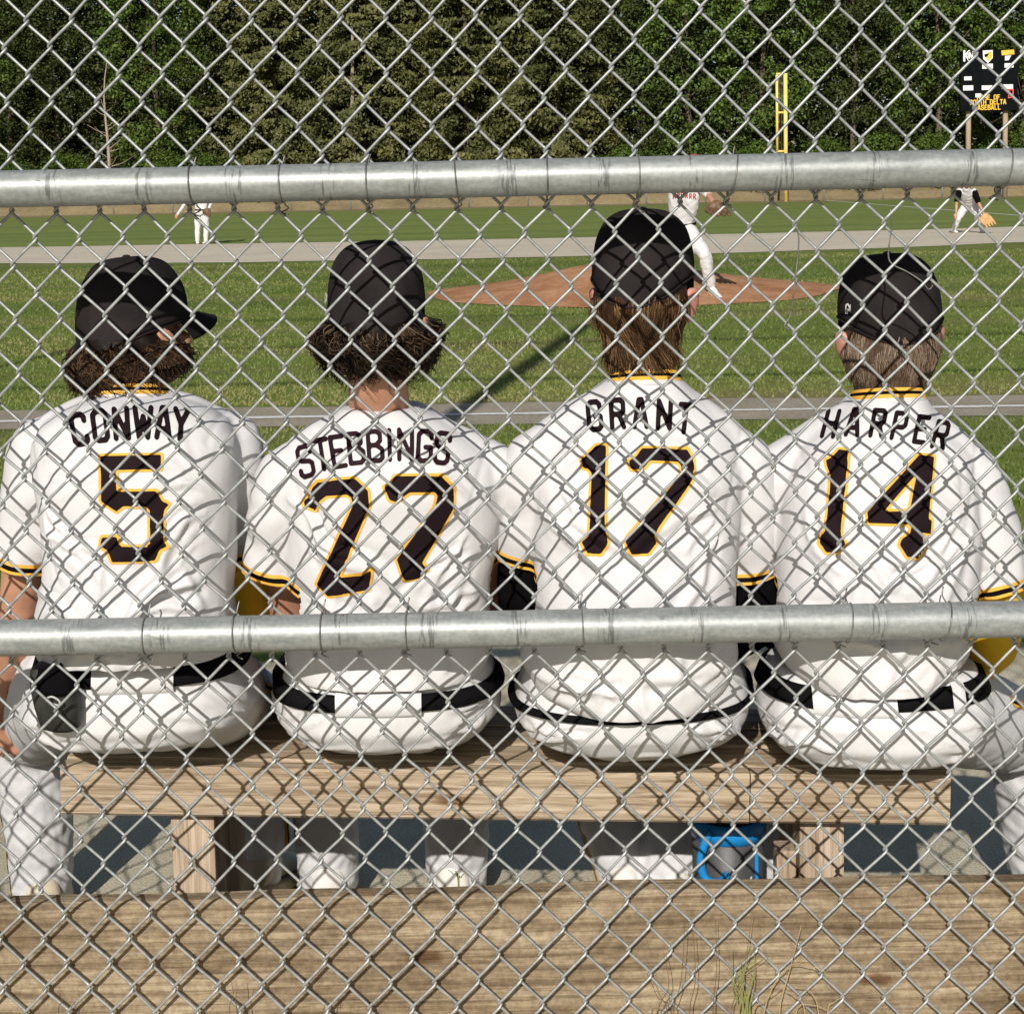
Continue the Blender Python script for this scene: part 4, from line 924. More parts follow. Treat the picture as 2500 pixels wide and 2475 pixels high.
P3 = player(dict(label='seated player in white number 17 jersey, third from left, long brown hair and black undersleeves', cx=1200, dD=-0.06, seed=37, skin=M['skin_pink'],
  rows=[(1318, 1060, 1335, 2.585, 0.12), (1285, 1005, 1375, 2.572, 0.14), (1230, 975, 1396, 2.563, 0.145), (1160, 998, 1390, 2.563, 0.14), (1080, 1004, 1390, 2.563, 0.135), (1000, 1000, 1396, 2.568, 0.13), (900, 996, 1402, 2.582, 0.125), (850, 1004, 1398, 2.6, 0.115), (812, 1020, 1385, 2.616, 0.108), (780, 1050, 1358, 2.634, 0.1), (752, 1090, 1325, 2.646, 0.09), (730, 1122, 1302, 2.656, 0.08), (712, 1148, 1285, 2.666, 0.07)],
  arms={'L': dict(pts=[(1015, 872, 2.76), (993, 1052, 2.80), (990, 1160, 2.90), (1080, 1230, 3.15)], r=(.056, .046), under='black_cloth'),
        'R': dict(pts=[(1395, 880, 2.78), (1420, 1078, 2.82), (1430, 1170, 2.90), (1340, 1230, 3.15)], r=(.058, .048), under='black_cloth')},
  legs={'L': [(1090, 1350, 2.80), (1095, 1330, 3.20), (1188, 1672, 3.20)], 'R': [(1310, 1350, 2.80), (1315, 1330, 3.20), (1258, 1672, 3.16)]},
  foot_yaw={'L': -.3, 'R': .35}, shoe=('shoe_white', 'sole_tan'), piping='LR', leg_r=(.098, .074, .060),
  head=dict(x=1213, ytop=403, D=2.71, s=.925, yaw=-.28, pitch=-.06, roll=.0, drop=.022, crown=1.06),
  hair=dict(mat='hair_brown', n=2200, len=.100, curl=.0032, vol=.010, r=.0014, kw=dict(zlo=-.128, zhi=-.012, arc=(170, 352), wave=.9, side=.5, flick=.014, neck=.047)),
  pants=[(1395, 1050, 1330, 2.68, .15), (1375, 1000, 1380, 2.635, .175), (1340, 966, 1412, 2.605, .185), (1300, 962, 1415, 2.60, .175), (1268, 975, 1405, 2.605, .16), (1240, 985, 1395, 2.61, .145)],
  belt=(1356, .013), DL=2.635,
  name=[('G', 1122, 785, -5, 0), ('R', 1165, 781, -2, 0), ('A', 1208, 780, 0, 0), ('N', 1253, 783, 3, 0), ('T', 1292, 790, 7, 0)], name_h=62, digits=[[D1], [D7b]]))
P4 = player(dict(label='seated player in white number 14 jersey at right end of bench, short greying hair', cx=1655, dD=-0.08, seed=51, skin=M['skin_pink'],
  rows=[(1278, 1515, 1762, 2.605, 0.12), (1245, 1474, 1805, 2.595, 0.14), (1205, 1455, 1832, 2.588, 0.145), (1150, 1456, 1840, 2.587, 0.14), (1080, 1460, 1845, 2.587, 0.135), (1000, 1466, 1848, 2.592, 0.13), (920, 1472, 1842, 2.606, 0.125), (870, 1480, 1835, 2.62, 0.118), (835, 1500, 1815, 2.636, 0.108), (805, 1528, 1785, 2.654, 0.1), (782, 1560, 1765, 2.668, 0.09), (762, 1588, 1752, 2.68, 0.08), (745, 1605, 1742, 2.69, 0.07)],
  arms={'L': dict(pts=[(1488, 888, 2.82), (1462, 1062, 2.86), (1440, 1160, 2.95), (1540, 1230, 3.2)], r=(.055, .046), under='black_cloth'),
        'R': dict(pts=[(1832, 912, 2.79), (1884, 1108, 2.79), (1872, 1215, 2.84), (1800, 1275, 3.08)], r=(.056, .058), under='yellow_sleeve')},
  legs={'L': [(1550, 1375, 2.82), (1500, 1345, 3.2), (1482, 1672, 3.22)], 'R': [(1770, 1375, 2.82), (1935, 1385, 3.02), (1962, 1640, 3.06)]},
  foot_yaw={'L': .1, 'R': -.6}, shoe=('shoe_white', 'sole_tan'), piping='R',
  head=dict(x=1674, ytop=480, D=2.82, s=.955, yaw=.02, pitch=-.04, roll=-.03, drop=.012, crown=1.0),
  hair=dict(mat='hair_grey', n=2600, len=.045, curl=.0010, vol=.0050, r=.0012, kw=dict(zlo=-.112, zhi=-.006, arc=(176, 364), wave=.3, side=.3, flick=.003, neck=.058)),
  pants=[(1412, 1520, 1790, 2.68, .15), (1395, 1465, 1830, 2.635, .175), (1360, 1428, 1862, 2.605, .185), (1315, 1422, 1868, 2.60, .175), (1275, 1435, 1850, 2.615, .16), (1240, 1450, 1835, 2.63, .145)],
  belt=(1318, .032), loops=[(1534, 1686), (1795, 1822)], DL=2.68,
  name=[('H', 1568, 800, 4, .18), ('A', 1611, 797, 4, .1), ('R', 1657, 799, 5, .1), ('P', 1697, 804, 7, .08), ('E', 1738, 811, 9, .05), ('R', 1774, 821, 12, .05)], name_h=58, digits=[[D1b], [D4, D4h]]))

# black glove pouch hanging on the hip of the first player
pg = thing('glove_pouch', 'black padded glove pouch with flap and buckle on hip of the number 5 player', 'pouch', P(105, 1380, 2.515)); pl_ = pg.location
M['pouch'] = mat_noise('pouch', (.012, .012, .009), (.030, .030, .024), 30, .65, .3, 160)
bm = bmesh.new(); rings = []
for (y, x0, x1, b) in ((1378, 100, 140, .010), (1370, 78, 152, .018), (1330, 66, 152, .026), (1290, 58, 146, .028), (1262, 58, 138, .024), (1250, 70, 128, .016)):
    c = P((x0 + x1) / 2, y, 2.530); rings.append([q - pl_ for q in superring(c, (x1 - x0) / 2 * MPP * 2.530, b, 28, 3)])
ring_loft(bm, rings); obj('body', bm_mesh(bm), M['pouch'], pg)
bm = bmesh.new(); rings = []
for (y, x0, x1, b) in ((1302, 74, 146, .031), (1296, 72, 147, .033), (1272, 70, 142, .031), (1256, 74, 134, .022)):
    c = P((x0 + x1) / 2, y, 2.525); rings.append([q - pl_ for q in superring(c, (x1 - x0) / 2 * MPP * 2.525, b, 28, 3)])
ring_loft(bm, rings); obj('flap', bm_mesh(bm), M['black_cloth'], pg)
bm = bmesh.new(); tube(bm, smooth_curve([P(*q) - pl_ for q in ((122, 1258, 2.515), (118, 1236, 2.530), (128, 1226, 2.535), (142, 1230, 2.535), (144, 1250, 2.530), (138, 1272, 2.6))], 5), .0085, 10); obj('strap', bm_mesh(bm), M['black_cloth'], pg)
bm = bmesh.new(); tube(bm, smooth_curve([P(*q) - pl_ for q in ((86, 1318, 2.492), (98, 1314, 2.490), (112, 1322, 2.490), (110, 1330, 2.490), (92, 1324, 2.490), (86, 1318, 2.492))], 4), .0018, 6); obj('buckle', bm_mesh(bm), M['jug_light'], pg)

# ------------------------------------------------------------------ players out on the field
M['red_print'] = mat_noise('red_print', (.35, .02, .03), (.45, .04, .05), 20, .7, .1, 100)
M['mitt_brown'] = mat_noise('mitt_brown', (.07, .035, .018), (.20, .11, .05), 25, .6, .2, 90)
M['mitt_tan'] = mat_noise('mitt_tan', (.45, .26, .10), (.55, .34, .15), 25, .6, .2, 90)
M['cap_red'] = mat_noise('cap_red', (.30, .05, .05), (.36, .08, .07), 20, .8, .1, 90)
def mitt(root, wr, d, mat, s=1.0):
    bm = bmesh.new(); d = d.normalized(); side = d.cross(Vector((0, 1, 0))).normalized() if abs(d.y) < .9 else Vector((1, 0, 0)); loc = root.location
    ellipsoid(bm, wr + d * .08 * s, (.085 * s, .045 * s, .085 * s))
    for k in range(4):
        o_ = (k - 1.2) * .042 * s; b0 = wr + d * .10 * s + side * o_; tube(bm, [b0, b0 + d * .09 * s + side * o_ * .3, b0 + d * .155 * s + side * o_ * .3 - Vector((0, .05 * s, 0))], [.027 * s, .026 * s, .018 * s], 10)
    b0 = wr + d * .06 * s - side * .075 * s; tube(bm, [b0, b0 + d * .07 * s - side * .03 * s, b0 + d * .13 * s - side * .01 * s - Vector((0, .04 * s, 0))], [.028 * s, .026 * s, .018 * s], 10)
    tube(bm, [b0 + d * .09 * s, wr + d * .17 * s - side * .05 * s - Vector((0, .02 * s, 0))], [.02 * s, .02 * s], 8)
    return obj('glove', shift(remesh(bm, .008, 2), -loc), mat, root)
def fielder(label, J, sleeve='white_cloth', skin='skin_tan', capm='cap_red', glove=None, mark=False, seed=1, long_sleeve='', hyaw=math.pi):
    b = (J['anL'] + J['anR']) / 2; root = thing('person', label, 'player', (b.x, b.y, 0)); loc = root.location
    off = (-loc.x, -loc.y, 0)
    bm = bmesh.new(); Mh = Matrix.Translation(J['head']) @ Matrix.Rotation(hyaw, 4, 'Z') @ Matrix.Rotation(J.get('hp', 0.0), 4, 'X'); head_parts(bm, Mh)
    tube(bm, [J['chest'], J['neck'], J['head'] + Vector((0, 0, -.05))], [.07, .056, .055], 14); tube(bm, [J['pel'], J['chest']], [.10, .11], 14)
    for k, s in (('L', -1), ('R', 1)):
        tube(bm, [J['sh' + k], J['el' + k]], [.048, .038], 12); tube(bm, [J['el' + k], J['el' + k].lerp(J['wr' + k], .3), J['wr' + k]], [.039, .040, .027], 12)
        hand_parts(bm, J['wr' + k], J['wr' + k] - J['el' + k], Vector((0, -1, .2)), s)
        tube(bm, [J['hp' + k], J['kn' + k]], [.07, .05], 12); tube(bm, [J['kn' + k], J['an' + k]], [.045, .035], 12)
    obj('body', shift(remesh(bm, .010, 2), off), M[skin], root)
    bm = bmesh.new(); up = (J['chest'] - J['pel']); wid = (J['shR'] - J['shL']); wl = wid.length; wx = wid.normalized(); fw = up.normalized().cross(wx).normalized()
    def oval(c, a, b_): return [c + wx * a * math.cos(t) + fw * b_ * math.sin(t) for t in [2 * math.pi * k / 28 for k in range(28)]]
    ring_loft(bm, [oval(J['pel'] + up * t, a, b_) for t, a, b_ in ((-.02, .165, .125), (.18, .17, .13), (.55, wl * .46, .13), (.9, wl * .50, .125), (1.12, wl * .46, .105))] + [oval(J['neck'].lerp(J['chest'], .25), .09, .08), oval(J['neck'], .066, .066)])
    for k in 'LR':
        e = J['el' + k]; t1 = .75
        tube(bm, [J['sh' + k], J['sh' + k].lerp(e, .4), J['sh' + k].lerp(e, t1)], [.072, .070, .062], 16)
        if k in long_sleeve: tube(bm, [J['sh' + k].lerp(e, .6), e, J['wr' + k]], [.058, .052, .038], 14)
    jm = remesh(bm, .011, 3); co = get_co(jm); no = get_no(jm); set_co(jm, co + no * (snoise(co, 6, seed, 3) * .008)[:, None])
    jo = obj('jersey', shift(jm, off), M['white_cloth'], root)
    if sleeve != 'white_cloth':
        for k in 'LR':
            bm = bmesh.new(); e = J['el' + k]; tube(bm, [J['sh' + k].lerp(e, .12), J['sh' + k].lerp(e, .5), J['sh' + k].lerp(e, .88)], [.080, .079, .070], 16); obj('sleeve', shift(bm_mesh(bm), off), M[sleeve], jo)
    bm = bmesh.new(); ring_loft(bm, [oval(J['pel'] + up * t, a, b_) for t, a, b_ in ((-.28, .12, .10), (-.18, .165, .135), (-.05, .168, .135), (.06, .160, .128))])
    for k in 'LR':
        tube(bm, [J['hp' + k], J['hp' + k].lerp(J['kn' + k], .5), J['kn' + k]], [.105, .098, .078], 18); tube(bm, [J['kn' + k], J['kn' + k].lerp(J['an' + k], .45), J['an' + k] + Vector((0, 0, .02))], [.078, .076, .062], 18)
    pm = remesh(bm, .012, 3); co = get_co(pm); no = get_no(pm); set_co(pm, co + no * (snoise(co, 5, seed + 3, 3) * .009)[:, None]); obj('pants', shift(pm, off), M['pants_cloth'], root)
    bm = bmesh.new(); ring_loft(bm, [[q for q in oval(J['pel'] + up * .06 + up.normalized() * d_, .176, .142)] for d_ in (-.018, .018)], False); obj('belt', shift(bm_mesh(bm), off), M['belt'], root)
    for k, y in (('L', .2), ('R', -.2)): shoe_build(root, J['an' + k] + Vector((0, 0, 0)), math.pi + J.get('fy' + k, y), root, [M['shoe_white'], M['sole_tan']]) if J['an' + k].z < .2 else shoe_lift(root, J['an' + k], math.pi, root)
    c = cap_build(root, Mh, root, 1.0, False)
    c.data.materials[0] = M[capm]
    for ch in c.children: ch.data.materials[0] = M[capm]
    if glove: mitt(root, J['wr' + glove[0]], J['wr' + glove[0]] - J['el' + glove[0]], M[glove[1]], glove[2])
    if mark:
        bv = BVHTree.FromPolygons([v_.co for v_ in jm.vertices], [p_.vertices for p_ in jm.polygons]); c = J['chest'] - up * .06
        for i, ch in enumerate('RAVENS'[:0] + 'BELLS'[:0] + 'SEDRO'[:0]): pass
        for i in range(6):
            x = c.x - .12 + i * .048
            V, Fc = glyph(lambda p: stroke_sdf(p, [[(-.012, -.03), (-.012, .03), (.012, .03), (.012, 0), (-.012, 0)], [(0, 0), (.014, -.03)]], .012), -.03, .03, -.045, .045, .008)
            drape('letter', [(x + a, c.z + b_ + .01 * math.sin(i)) for a, b_ in V], Fc, bv, root, M['red_print'], .006, jo, c.y - .1)
    return root
def shoe_lift(root, an, yaw, parent): 
    a2 = Vector((an.x, an.y, .10)); sh = shoe_build(root, a2, yaw, parent, [M['shoe_white'], M['sole_tan']]); sh.location = (0, 0, an.z - .10); return sh
def JJ(D, **k):
    o = {}
    for n_, q in k.items():
        o[n_] = q if isinstance(q, float) else P(q[0], q[1], D + (q[2] if len(q) > 2 else 0))
    return o
pj = JJ(20.3, pel=(1288, 425), chest=(1290, 366, -.1), neck=(1298, 333, -.15), head=(1310, 311, -.2), shL=(1262, 346, .1), shR=(1320, 348, -.2), elL=(1236, 352, .5), wrL=(1216, 332, .9), elR=(1340, 372, -.5), wrR=(1348, 388, -.75), hpL=(1279, 436, .1), hpR=(1299, 436, -.1), knL=(1256, 478, .3), anL=(1232, 520, .9), knR=(1330, 482, -.45), anR=(1342, 540, -.35))
pj['fyR'] = .55
pitcher = fielder('pitcher in white uniform striding off the clay mound with glove raised', pj, glove=('R', 'mitt_brown', 1.15), mark=True, seed=3)
lf = JJ(44.9, pel=(380, 398), chest=(381, 368), neck=(382, 352), head=(382, 340), shL=(367, 358), shR=(395, 358), elL=(352, 380), wrL=(336, 404), elR=(402, 378, -.2), wrR=(394, 394, -.4), hpL=(374, 402), hpR=(387, 402), knL=(373, 430), knR=(389, 430), anL=(373, 456), anR=(389, 456))
fielder('distant infielder in white standing upright on the far dirt at left', lf, seed=5, long_sleeve='LR', glove=('R', 'mitt_brown', 1.0))
rf = JJ(41.4, pel=(1828, 388, .15), chest=(1824, 366, -.25), neck=(1823, 354, -.45), head=(1824, 343, -.55), shL=(1810, 361, -.3), shR=(1838, 361, -.3), elL=(1805, 381, -.45), wrL=(1804, 402, -.55), elR=(1846, 382, -.45), wrR=(1856, 403, -.55), hpL=(1820, 391, .1), hpR=(1836, 391, .1), knL=(1808, 412, -.15), knR=(1850, 412, -.15), anL=(1799, 436, .05), anR=(1853, 436, .05))
fielder('infielder crouching with tan mitt and black sleeves below the scoreboard', rf, sleeve='black_cloth', seed=7, capm='cap_cloth', glove=('R', 'mitt_tan', 1.35))

# ------------------------------------------------------------------ foul pole, outfield fence, scoreboard
M['foul_yellow'] = mat_noise('foul_yellow', (.78, .55, .13), (.86, .63, .20), 3, .5, .05, 20)
FPD = 104.0; fb = P(1483, 378, FPD); fb.z = 0; ft = P(1482, 139, FPD).z
fp = thing('foul_pole', 'tall yellow foul pole with a narrow framed screen at the outfield edge', 'foul pole', (fb.x, FPD, 0))
bm = bmesh.new(); tube(bm, [Vector((0, 0, -.05)), Vector((0, 0, ft))], .125, 16, round_ends=False); obj('pole', bm_mesh(bm), M['foul_yellow'], fp)
wx_ = P(1466, 200, FPD).x - fb.x; zb = P(1470, 286, FPD).z
bm = bmesh.new(); tube(bm, [Vector((wx_, 0, zb)), Vector((wx_, 0, ft - .1))], .085, 12, round_ends=False); obj('screen_edge', bm_mesh(bm), M['foul_yellow'], fp)
for yy in (140, 213, 286):
    z = P(1470, yy, FPD).z; bm = bmesh.new(); tube(bm, [Vector((wx_ - .05, 0, z)), Vector((-.1, 0, z))], .07, 10, round_ends=False); obj('crossbar', bm_mesh(bm), M['foul_yellow'], fp)
for k in range(5):
    x = wx_ * (k + .5) / 5; bm = bmesh.new(); tube(bm, [Vector((x, 0, zb)), Vector((x, 0, ft - .1))], .012, 6, round_ends=False); obj('screen_wire', bm_mesh(bm), M['tie_wire'], fp)
of = thing('outfield_fence', 'low grey pipe fence along the far edge of the outfield', 'fence', (0, 105.5, 0)); pm_ = None
for i in range(-16, 17):
    if pm_ is None: bm = bmesh.new(); tube(bm, [Vector((0, 0, -.05)), Vector((0, 0, 1.35))], .05, 8, round_ends=False); pm_ = bm_mesh(bm); pm_.materials.append(M['pipe'])
    obj('post', pm_, None, of, (i * 3.8 + 1.2, 0, 0))
bm = bmesh.new(); tube(bm, [Vector((-62, 0, 1.33)), Vector((64, 0, 1.33))], .035, 8, round_ends=False); obj('rail', bm_mesh(bm), M['pipe'], of)
SD = 108.0; M['board_black'] = mat_noise('board_black', (.004, .005, .006), (.007, .008, .009), 2, .9, 0, spec=.05); M['sign_white'] = mat_noise('sign_white', (.72, .72, .70), (.78, .78, .76), 2, .5, 0); M['sign_yellow'] = mat_noise('sign_yellow', (.75, .45, .03), (.8, .5, .05), 2, .5, 0)
mled, nt_, b__ = new_mat('led_red'); b__.inputs['Base Color'].default_value = (.5, .02, .02, 1); b__.inputs['Emission Color'].default_value = (1, .08, .05, 1); b__.inputs['Emission Strength'].default_value = .8
s0, s1 = P(1812, 210, SD), P(1921, 95, SD); scx = (s0.x + s1.x) / 2
sb = thing('scoreboard', 'black baseball scoreboard on two posts with yellow lettering and a red zero', 'scoreboard', (scx, SD, 0))
bw, bh_ = s1.x - s0.x, s1.z - s0.z
obj('panel', box_mesh((0, .15, (s0.z + s1.z) / 2), (bw, .3, bh_), None, .02), M['board_black'], sb)
for px in (1831, 1901):
    q = P(px, 250, SD); bm = bmesh.new(); tube(bm, [Vector((q.x - scx, .5, -.1)), Vector((q.x - scx, .5, s1.z - .4))], .17, 14, round_ends=False); obj('post', bm_mesh(bm), M['post_wood'], sb)
def spt(px, py): q = P(px, py, SD); return q.x - scx, q.z
def sbox(name, x0, y0, x1, y1, mat, t=.03):
    a = spt(x0, y0); b = spt(x1, y1); return obj(name, box_mesh(((a[0] + b[0]) / 2, -t / 2 - .004, (a[1] + b[1]) / 2), (abs(b[0] - a[0]), t, abs(b[1] - a[1])), None, 0), M[mat] if isinstance(mat, str) else mat, sb)
for r_ in ((1819, 145, 1833, 152), (1853, 121, 1873, 130), (1895, 120, 1912, 128), (1817, 162, 1836, 171), (1852, 162, 1872, 170), (1890, 160, 1911, 168), (1840, 177, 1851, 184)): sbox('label_plate', *r_, 'sign_white')
def stext(txt, px, py, h, mat, adv=.78):
    c = spt(px, py); n_ = len(txt); w = h * adv
    for i, ch in enumerate(txt):
        if ch == ' ': continue
        V, Fc = letter_flat(ch, h, .22, h / 14); x = c[0] + (i - (n_ - 1) / 2) * w
        obj('letter', py_mesh('l', [(x + a, -.012, c[1] + b) for a, b in V], Fc), M[mat], sb)
stext('HOME OF', 1865, 182 + 2, .28, 'sign_yellow'); stext('SOUTH DELTA', 1864, 193, .28, 'sign_yellow'); stext('BASEBALL', 1863, 203, .28, 'sign_yellow')
stext('K', 1824, 106, .62, 'sign_white'); stext('N', 1832, 106, .5, 'sign_white')
def splate(name, pts, mat, y=-.012): obj(name, py_mesh('p', [(spt(*q)[0], y, spt(*q)[1]) for q in pts], [list(range(len(pts)))[::-1]]), M[mat], sb)
splate('emblem', [(1854, 96), (1873, 95), (1873, 110), (1864, 120), (1855, 112)], 'sign_white'); splate('emblem', [(1864, 99), (1871, 98), (1871, 109), (1864, 117), (1860, 110)], 'sign_yellow', -.018); splate('emblem', [(1857, 103), (1866, 101), (1863, 107), (1858, 109)], 'board_black', -.024)
splate('emblem', [(1889, 96), (1913, 94), (1914, 103), (1890, 105)], 'sign_yellow'); splate('emblem', [(1896, 106), (1908, 105), (1903, 114), (1896, 115)], 'sign_white')
z0_, z1_ = spt(1902, 186), spt(1912, 168)
for (a, b, c, d) in ((0, .04, 1, .14), (0, .86, 1, .96), (0, .0, .16, 1), (.84, 0, 1, 1)):
    xa = z0_[0] + (z1_[0] - z0_[0]) * a; xb = z0_[0] + (z1_[0] - z0_[0]) * c; za = z0_[1] + (z1_[1] - z0_[1]) * b; zb_ = z0_[1] + (z1_[1] - z0_[1]) * d
    obj('digit_segment', box_mesh(((xa + xb) / 2, -.014 if a == 0 and c == 1 else -.02, (za + zb_) / 2), (xb - xa, .02, zb_ - za)), mled, sb)

# ------------------------------------------------------------------ trees
def leaf_mat(name, a, b2, c):
    m, nt, b = new_mat(name); at = nt.nodes.new('ShaderNodeAttribute'); at.attribute_name = 'tint'
    r = ramp(nt, at.outputs['Fac'], [(0.0, a), (.5, b2), (1.0, c)]); nt.links.new(r.outputs[0], b.inputs['Base Color'])
    b.inputs['Roughness'].default_value = .55; b.inputs['Specular IOR Level'].default_value = .3
    tr = nt.nodes.new('ShaderNodeBsdfTranslucent'); nt.links.new(r.outputs[0], tr.inputs[0]); mx = nt.nodes.new('ShaderNodeMixShader'); mx.inputs[0].default_value = .25
    out = nt.nodes['Material Output']; nt.links.new(b.outputs[0], mx.inputs[1]); nt.links.new(tr.outputs[0], mx.inputs[2]); nt.links.new(mx.outputs[0], out.inputs[0]); return m
M['leaf_spruce'] = leaf_mat('leaf_spruce', (.040, .050, .014), (.095, .104, .032), (.185, .180, .062))
M['leaf_green'] = leaf_mat('leaf_green', (.030, .056, .008), (.090, .145, .020), (.21, .26, .055))
M['leaf_dark'] = leaf_mat('leaf_dark', (.026, .037, .010), (.062, .080, .020), (.125, .140, .042))
M['bark'] = mat_noise('bark', (.07, .05, .035), (.16, .12, .085), 6, .9, .6, 14, .03, stretch=(3, 3, .6))
M['bark_pale'] = mat_noise('bark_pale', (.24, .19, .14), (.38, .31, .24), 6, .9, .4, 14, .02, stretch=(3, 3, .6))
def leaves(c, n, size, tint, asp=.6, droop=0.0, rg=RNG):
    """c: (N,3) centres, n: (N,3) normals -> quad mesh"""
    N = len(c); n = n / np.linalg.norm(n, axis=1, keepdims=True); r = rg.normal(size=(N, 3)); r[:, 2] -= droop
    u = r - (r * n).sum(1, keepdims=True) * n; u /= np.linalg.norm(u, axis=1, keepdims=True); w = np.cross(n, u)
    s = size[:, None] if np.ndim(size) else size
    v = np.stack([c - u * s * .5, c + w * s * asp * .5 + u * s * .05, c + u * s * .5, c - w * s * asp * .5 + u * s * .05], 1).reshape(-1, 3)
    me = bpy.data.meshes.new('leaves'); me.vertices.add(4 * N); me.vertices.foreach_set('co', v.astype(np.float32).ravel())
    me.loops.add(4 * N); me.loops.foreach_set('vertex_index', np.arange(4 * N, dtype=np.int32)); me.polygons.add(N)
    me.polygons.foreach_set('loop_start', np.arange(0, 4 * N, 4, dtype=np.int32)); me.update(calc_edges=True)
    at = me.attributes.new('tint', 'FLOAT', 'POINT'); at.data.foreach_set('value', np.repeat(np.clip(tint, 0, 1), 4).astype(np.float32)); return me
def leafy_crown(H, R, seed, ncl=300, per=75, z0=.10, size=.21):
    rg = np.random.default_rng(seed); t = rg.random(ncl) ** .8; z = H * (z0 + (1 - z0) * t); prof = np.sin(np.clip((t * .86 + .14), 0, 1) * np.pi) ** .55
    a = rg.random(ncl) * 6.283; rr = R * prof * np.sqrt(rg.random(ncl) * .75 + .25); cc = np.stack([rr * np.cos(a), rr * np.sin(a), z], 1)
    k = np.repeat(np.arange(ncl), per); d = rg.normal(size=(ncl * per, 3)); d /= np.linalg.norm(d, axis=1, keepdims=True); rad = (.55 + .75 * rg.random(ncl))[k] * rg.random(ncl * per) ** .4
    p = cc[k] + d * rad[:, None] * .85 * np.array([1, 1, .62]); nn = d * .8 + np.array([0, -.25, .75]) + rg.normal(size=d.shape) * .45
    tint = .45 + .25 * (rg.random(ncl)[k] - .5) + .45 * (rg.random(len(k)) - .5); return leaves(p, nn, size * (.6 + .8 * rg.random(len(k))), tint, .62, 0, rg)
def spruce_crown(H, R, seed, size=.27):
    rg = np.random.default_rng(seed); C = []; Nn = []; T = []
    z = H * .10
    while z < H * .985:
        L = R * (1 - z / H) ** .75 * (.8 + .4 * rg.random()) + .3; nb = 5 + int(3 * rg.random()); a0 = rg.random() * 6.28
        for b in range(nb):
            a = a0 + 6.283 * b / nb + rg.normal() * .2; Lb = L * (.75 + .4 * rg.random()); m = int(66 * Lb) + 14; t = rg.random(m) ** .75; dr = .10 + .22 * rg.random()
            wob = rg.normal(size=m) * (.05 + .16 * t * Lb ** .5); x = t * Lb; hang = np.abs(rg.normal(size=m)) * .32 * (.3 + t)
            zz = z + .12 * x - dr * x ** 1.7 * .35 - hang; px_ = x * np.cos(a) - wob * np.sin(a); py_ = x * np.sin(a) + wob * np.cos(a)
            C.append(np.stack([px_, py_, zz], 1)); q = rg.normal(size=(m, 3)) * .5 + np.array([np.cos(a) * .6, np.sin(a) * .6 - .2, .55]); Nn.append(q); T.append(.25 + .45 * t + .35 * (rg.random(m) - .5) + .15 * rg.normal())
        z += .42 + .25 * rg.random()
    C = np.concatenate(C); return leaves(C, np.concatenate(Nn), size * (.6 + .8 * rg.random(len(C))), np.concatenate(T), .5, 1.3, rg)
def trunk_mesh(H, r, seed, limbs=10, bare=False):
    rg = random.Random(seed); bm = bmesh.new(); pts = [Vector((.25 * math.sin(i * .9 + seed) * (i / 8) ** 1.2, .2 * math.cos(i * 1.3 + seed) * i / 8, H * i / 8 - .3 * (i == 0))) for i in range(9)]
    tube(bm, pts, [r * (1 - .82 * i / 8) for i in range(9)], 10, round_ends=False)
    for k in range(limbs):
        t = rg.uniform(.2, .9); i = int(t * 8); b = pts[i].lerp(pts[min(8, i + 1)], t * 8 - i); a = rg.uniform(0, 6.28); L = H * .2 * (1.1 - t) * rg.uniform(.6, 1.2); up = rg.uniform(.2, .9)
        d = Vector((math.cos(a), math.sin(a), up)); tube(bm, [b, b + d * L * .5, b + d * L + Vector((0, 0, .15 * L))], [r * .35 * (1 - t * .6), r * .2 * (1 - t * .6), r * .06], 6, round_ends=False)
    return bm_mesh(bm)
SPR = [(spruce_crown(22, 4.6, 100 + i), trunk_mesh(22, .32, i, 4)) for i in range(3)]
LFY = [(leafy_crown(17, 4.2, 200 + i), trunk_mesh(15, .24, 20 + i, 12)) for i in range(4)]
BSH = [leafy_crown(3.6, 2.3, 300 + i, 70, 80, .02, .18) for i in range(3)]
ORD = ['first', 'second', 'third', 'fourth', 'fifth', 'sixth', 'seventh', 'eighth', 'ninth', 'tenth', 'eleventh', 'twelfth', 'thirteenth', 'fourteenth', 'fifteenth', 'sixteenth', 'seventeenth', 'eighteenth']
def put_tree(name, label, cat, grp, x, y, crown, trunk, leafm, barkm, s, rz, z=1.0, sz=None):
    r_ = thing(name, label, cat, (x, y, z), grp); r_.rotation_euler = (0, 0, rz); r_.scale = (s, s, sz or s)
    if trunk is not None: t_ = obj('trunk', trunk, None, r_); t_.data.materials.clear() if False else None
    c_ = obj('crown', crown, None, r_)
    for o_, m_ in ((c_, leafm),) + (((t_, barkm),) if trunk is not None else ()):
        if not o_.data.materials: o_.data.materials.append(None)
        o_.material_slots[0].link = 'OBJECT'; o_.material_slots[0].material = m_
    return r_
rt = random.Random(5)
spr = [(430, 117, 1.0), (520, 115.5, .95), (610, 117.5, 1.1), (690, 114.5, 1.05), (790, 117, 1.1), (880, 114, 1.12), (965, 116, 1.2), (1055, 114.2, 1.12), (250, 119, .9), (60, 119.5, .9)]
spr.sort()
for i, (px, y, s) in enumerate(spr):
    c, t = SPR[i % 3]; put_tree('spruce_tree', f'tall olive spruce with drooping branches behind the outfield, {ORD[i]} spruce from the left', 'tree', 'spruces behind the outfield', P(px, 300, y).x, y, c, t, M['leaf_spruce'], M['bark'], s, rt.uniform(0, 6.28))
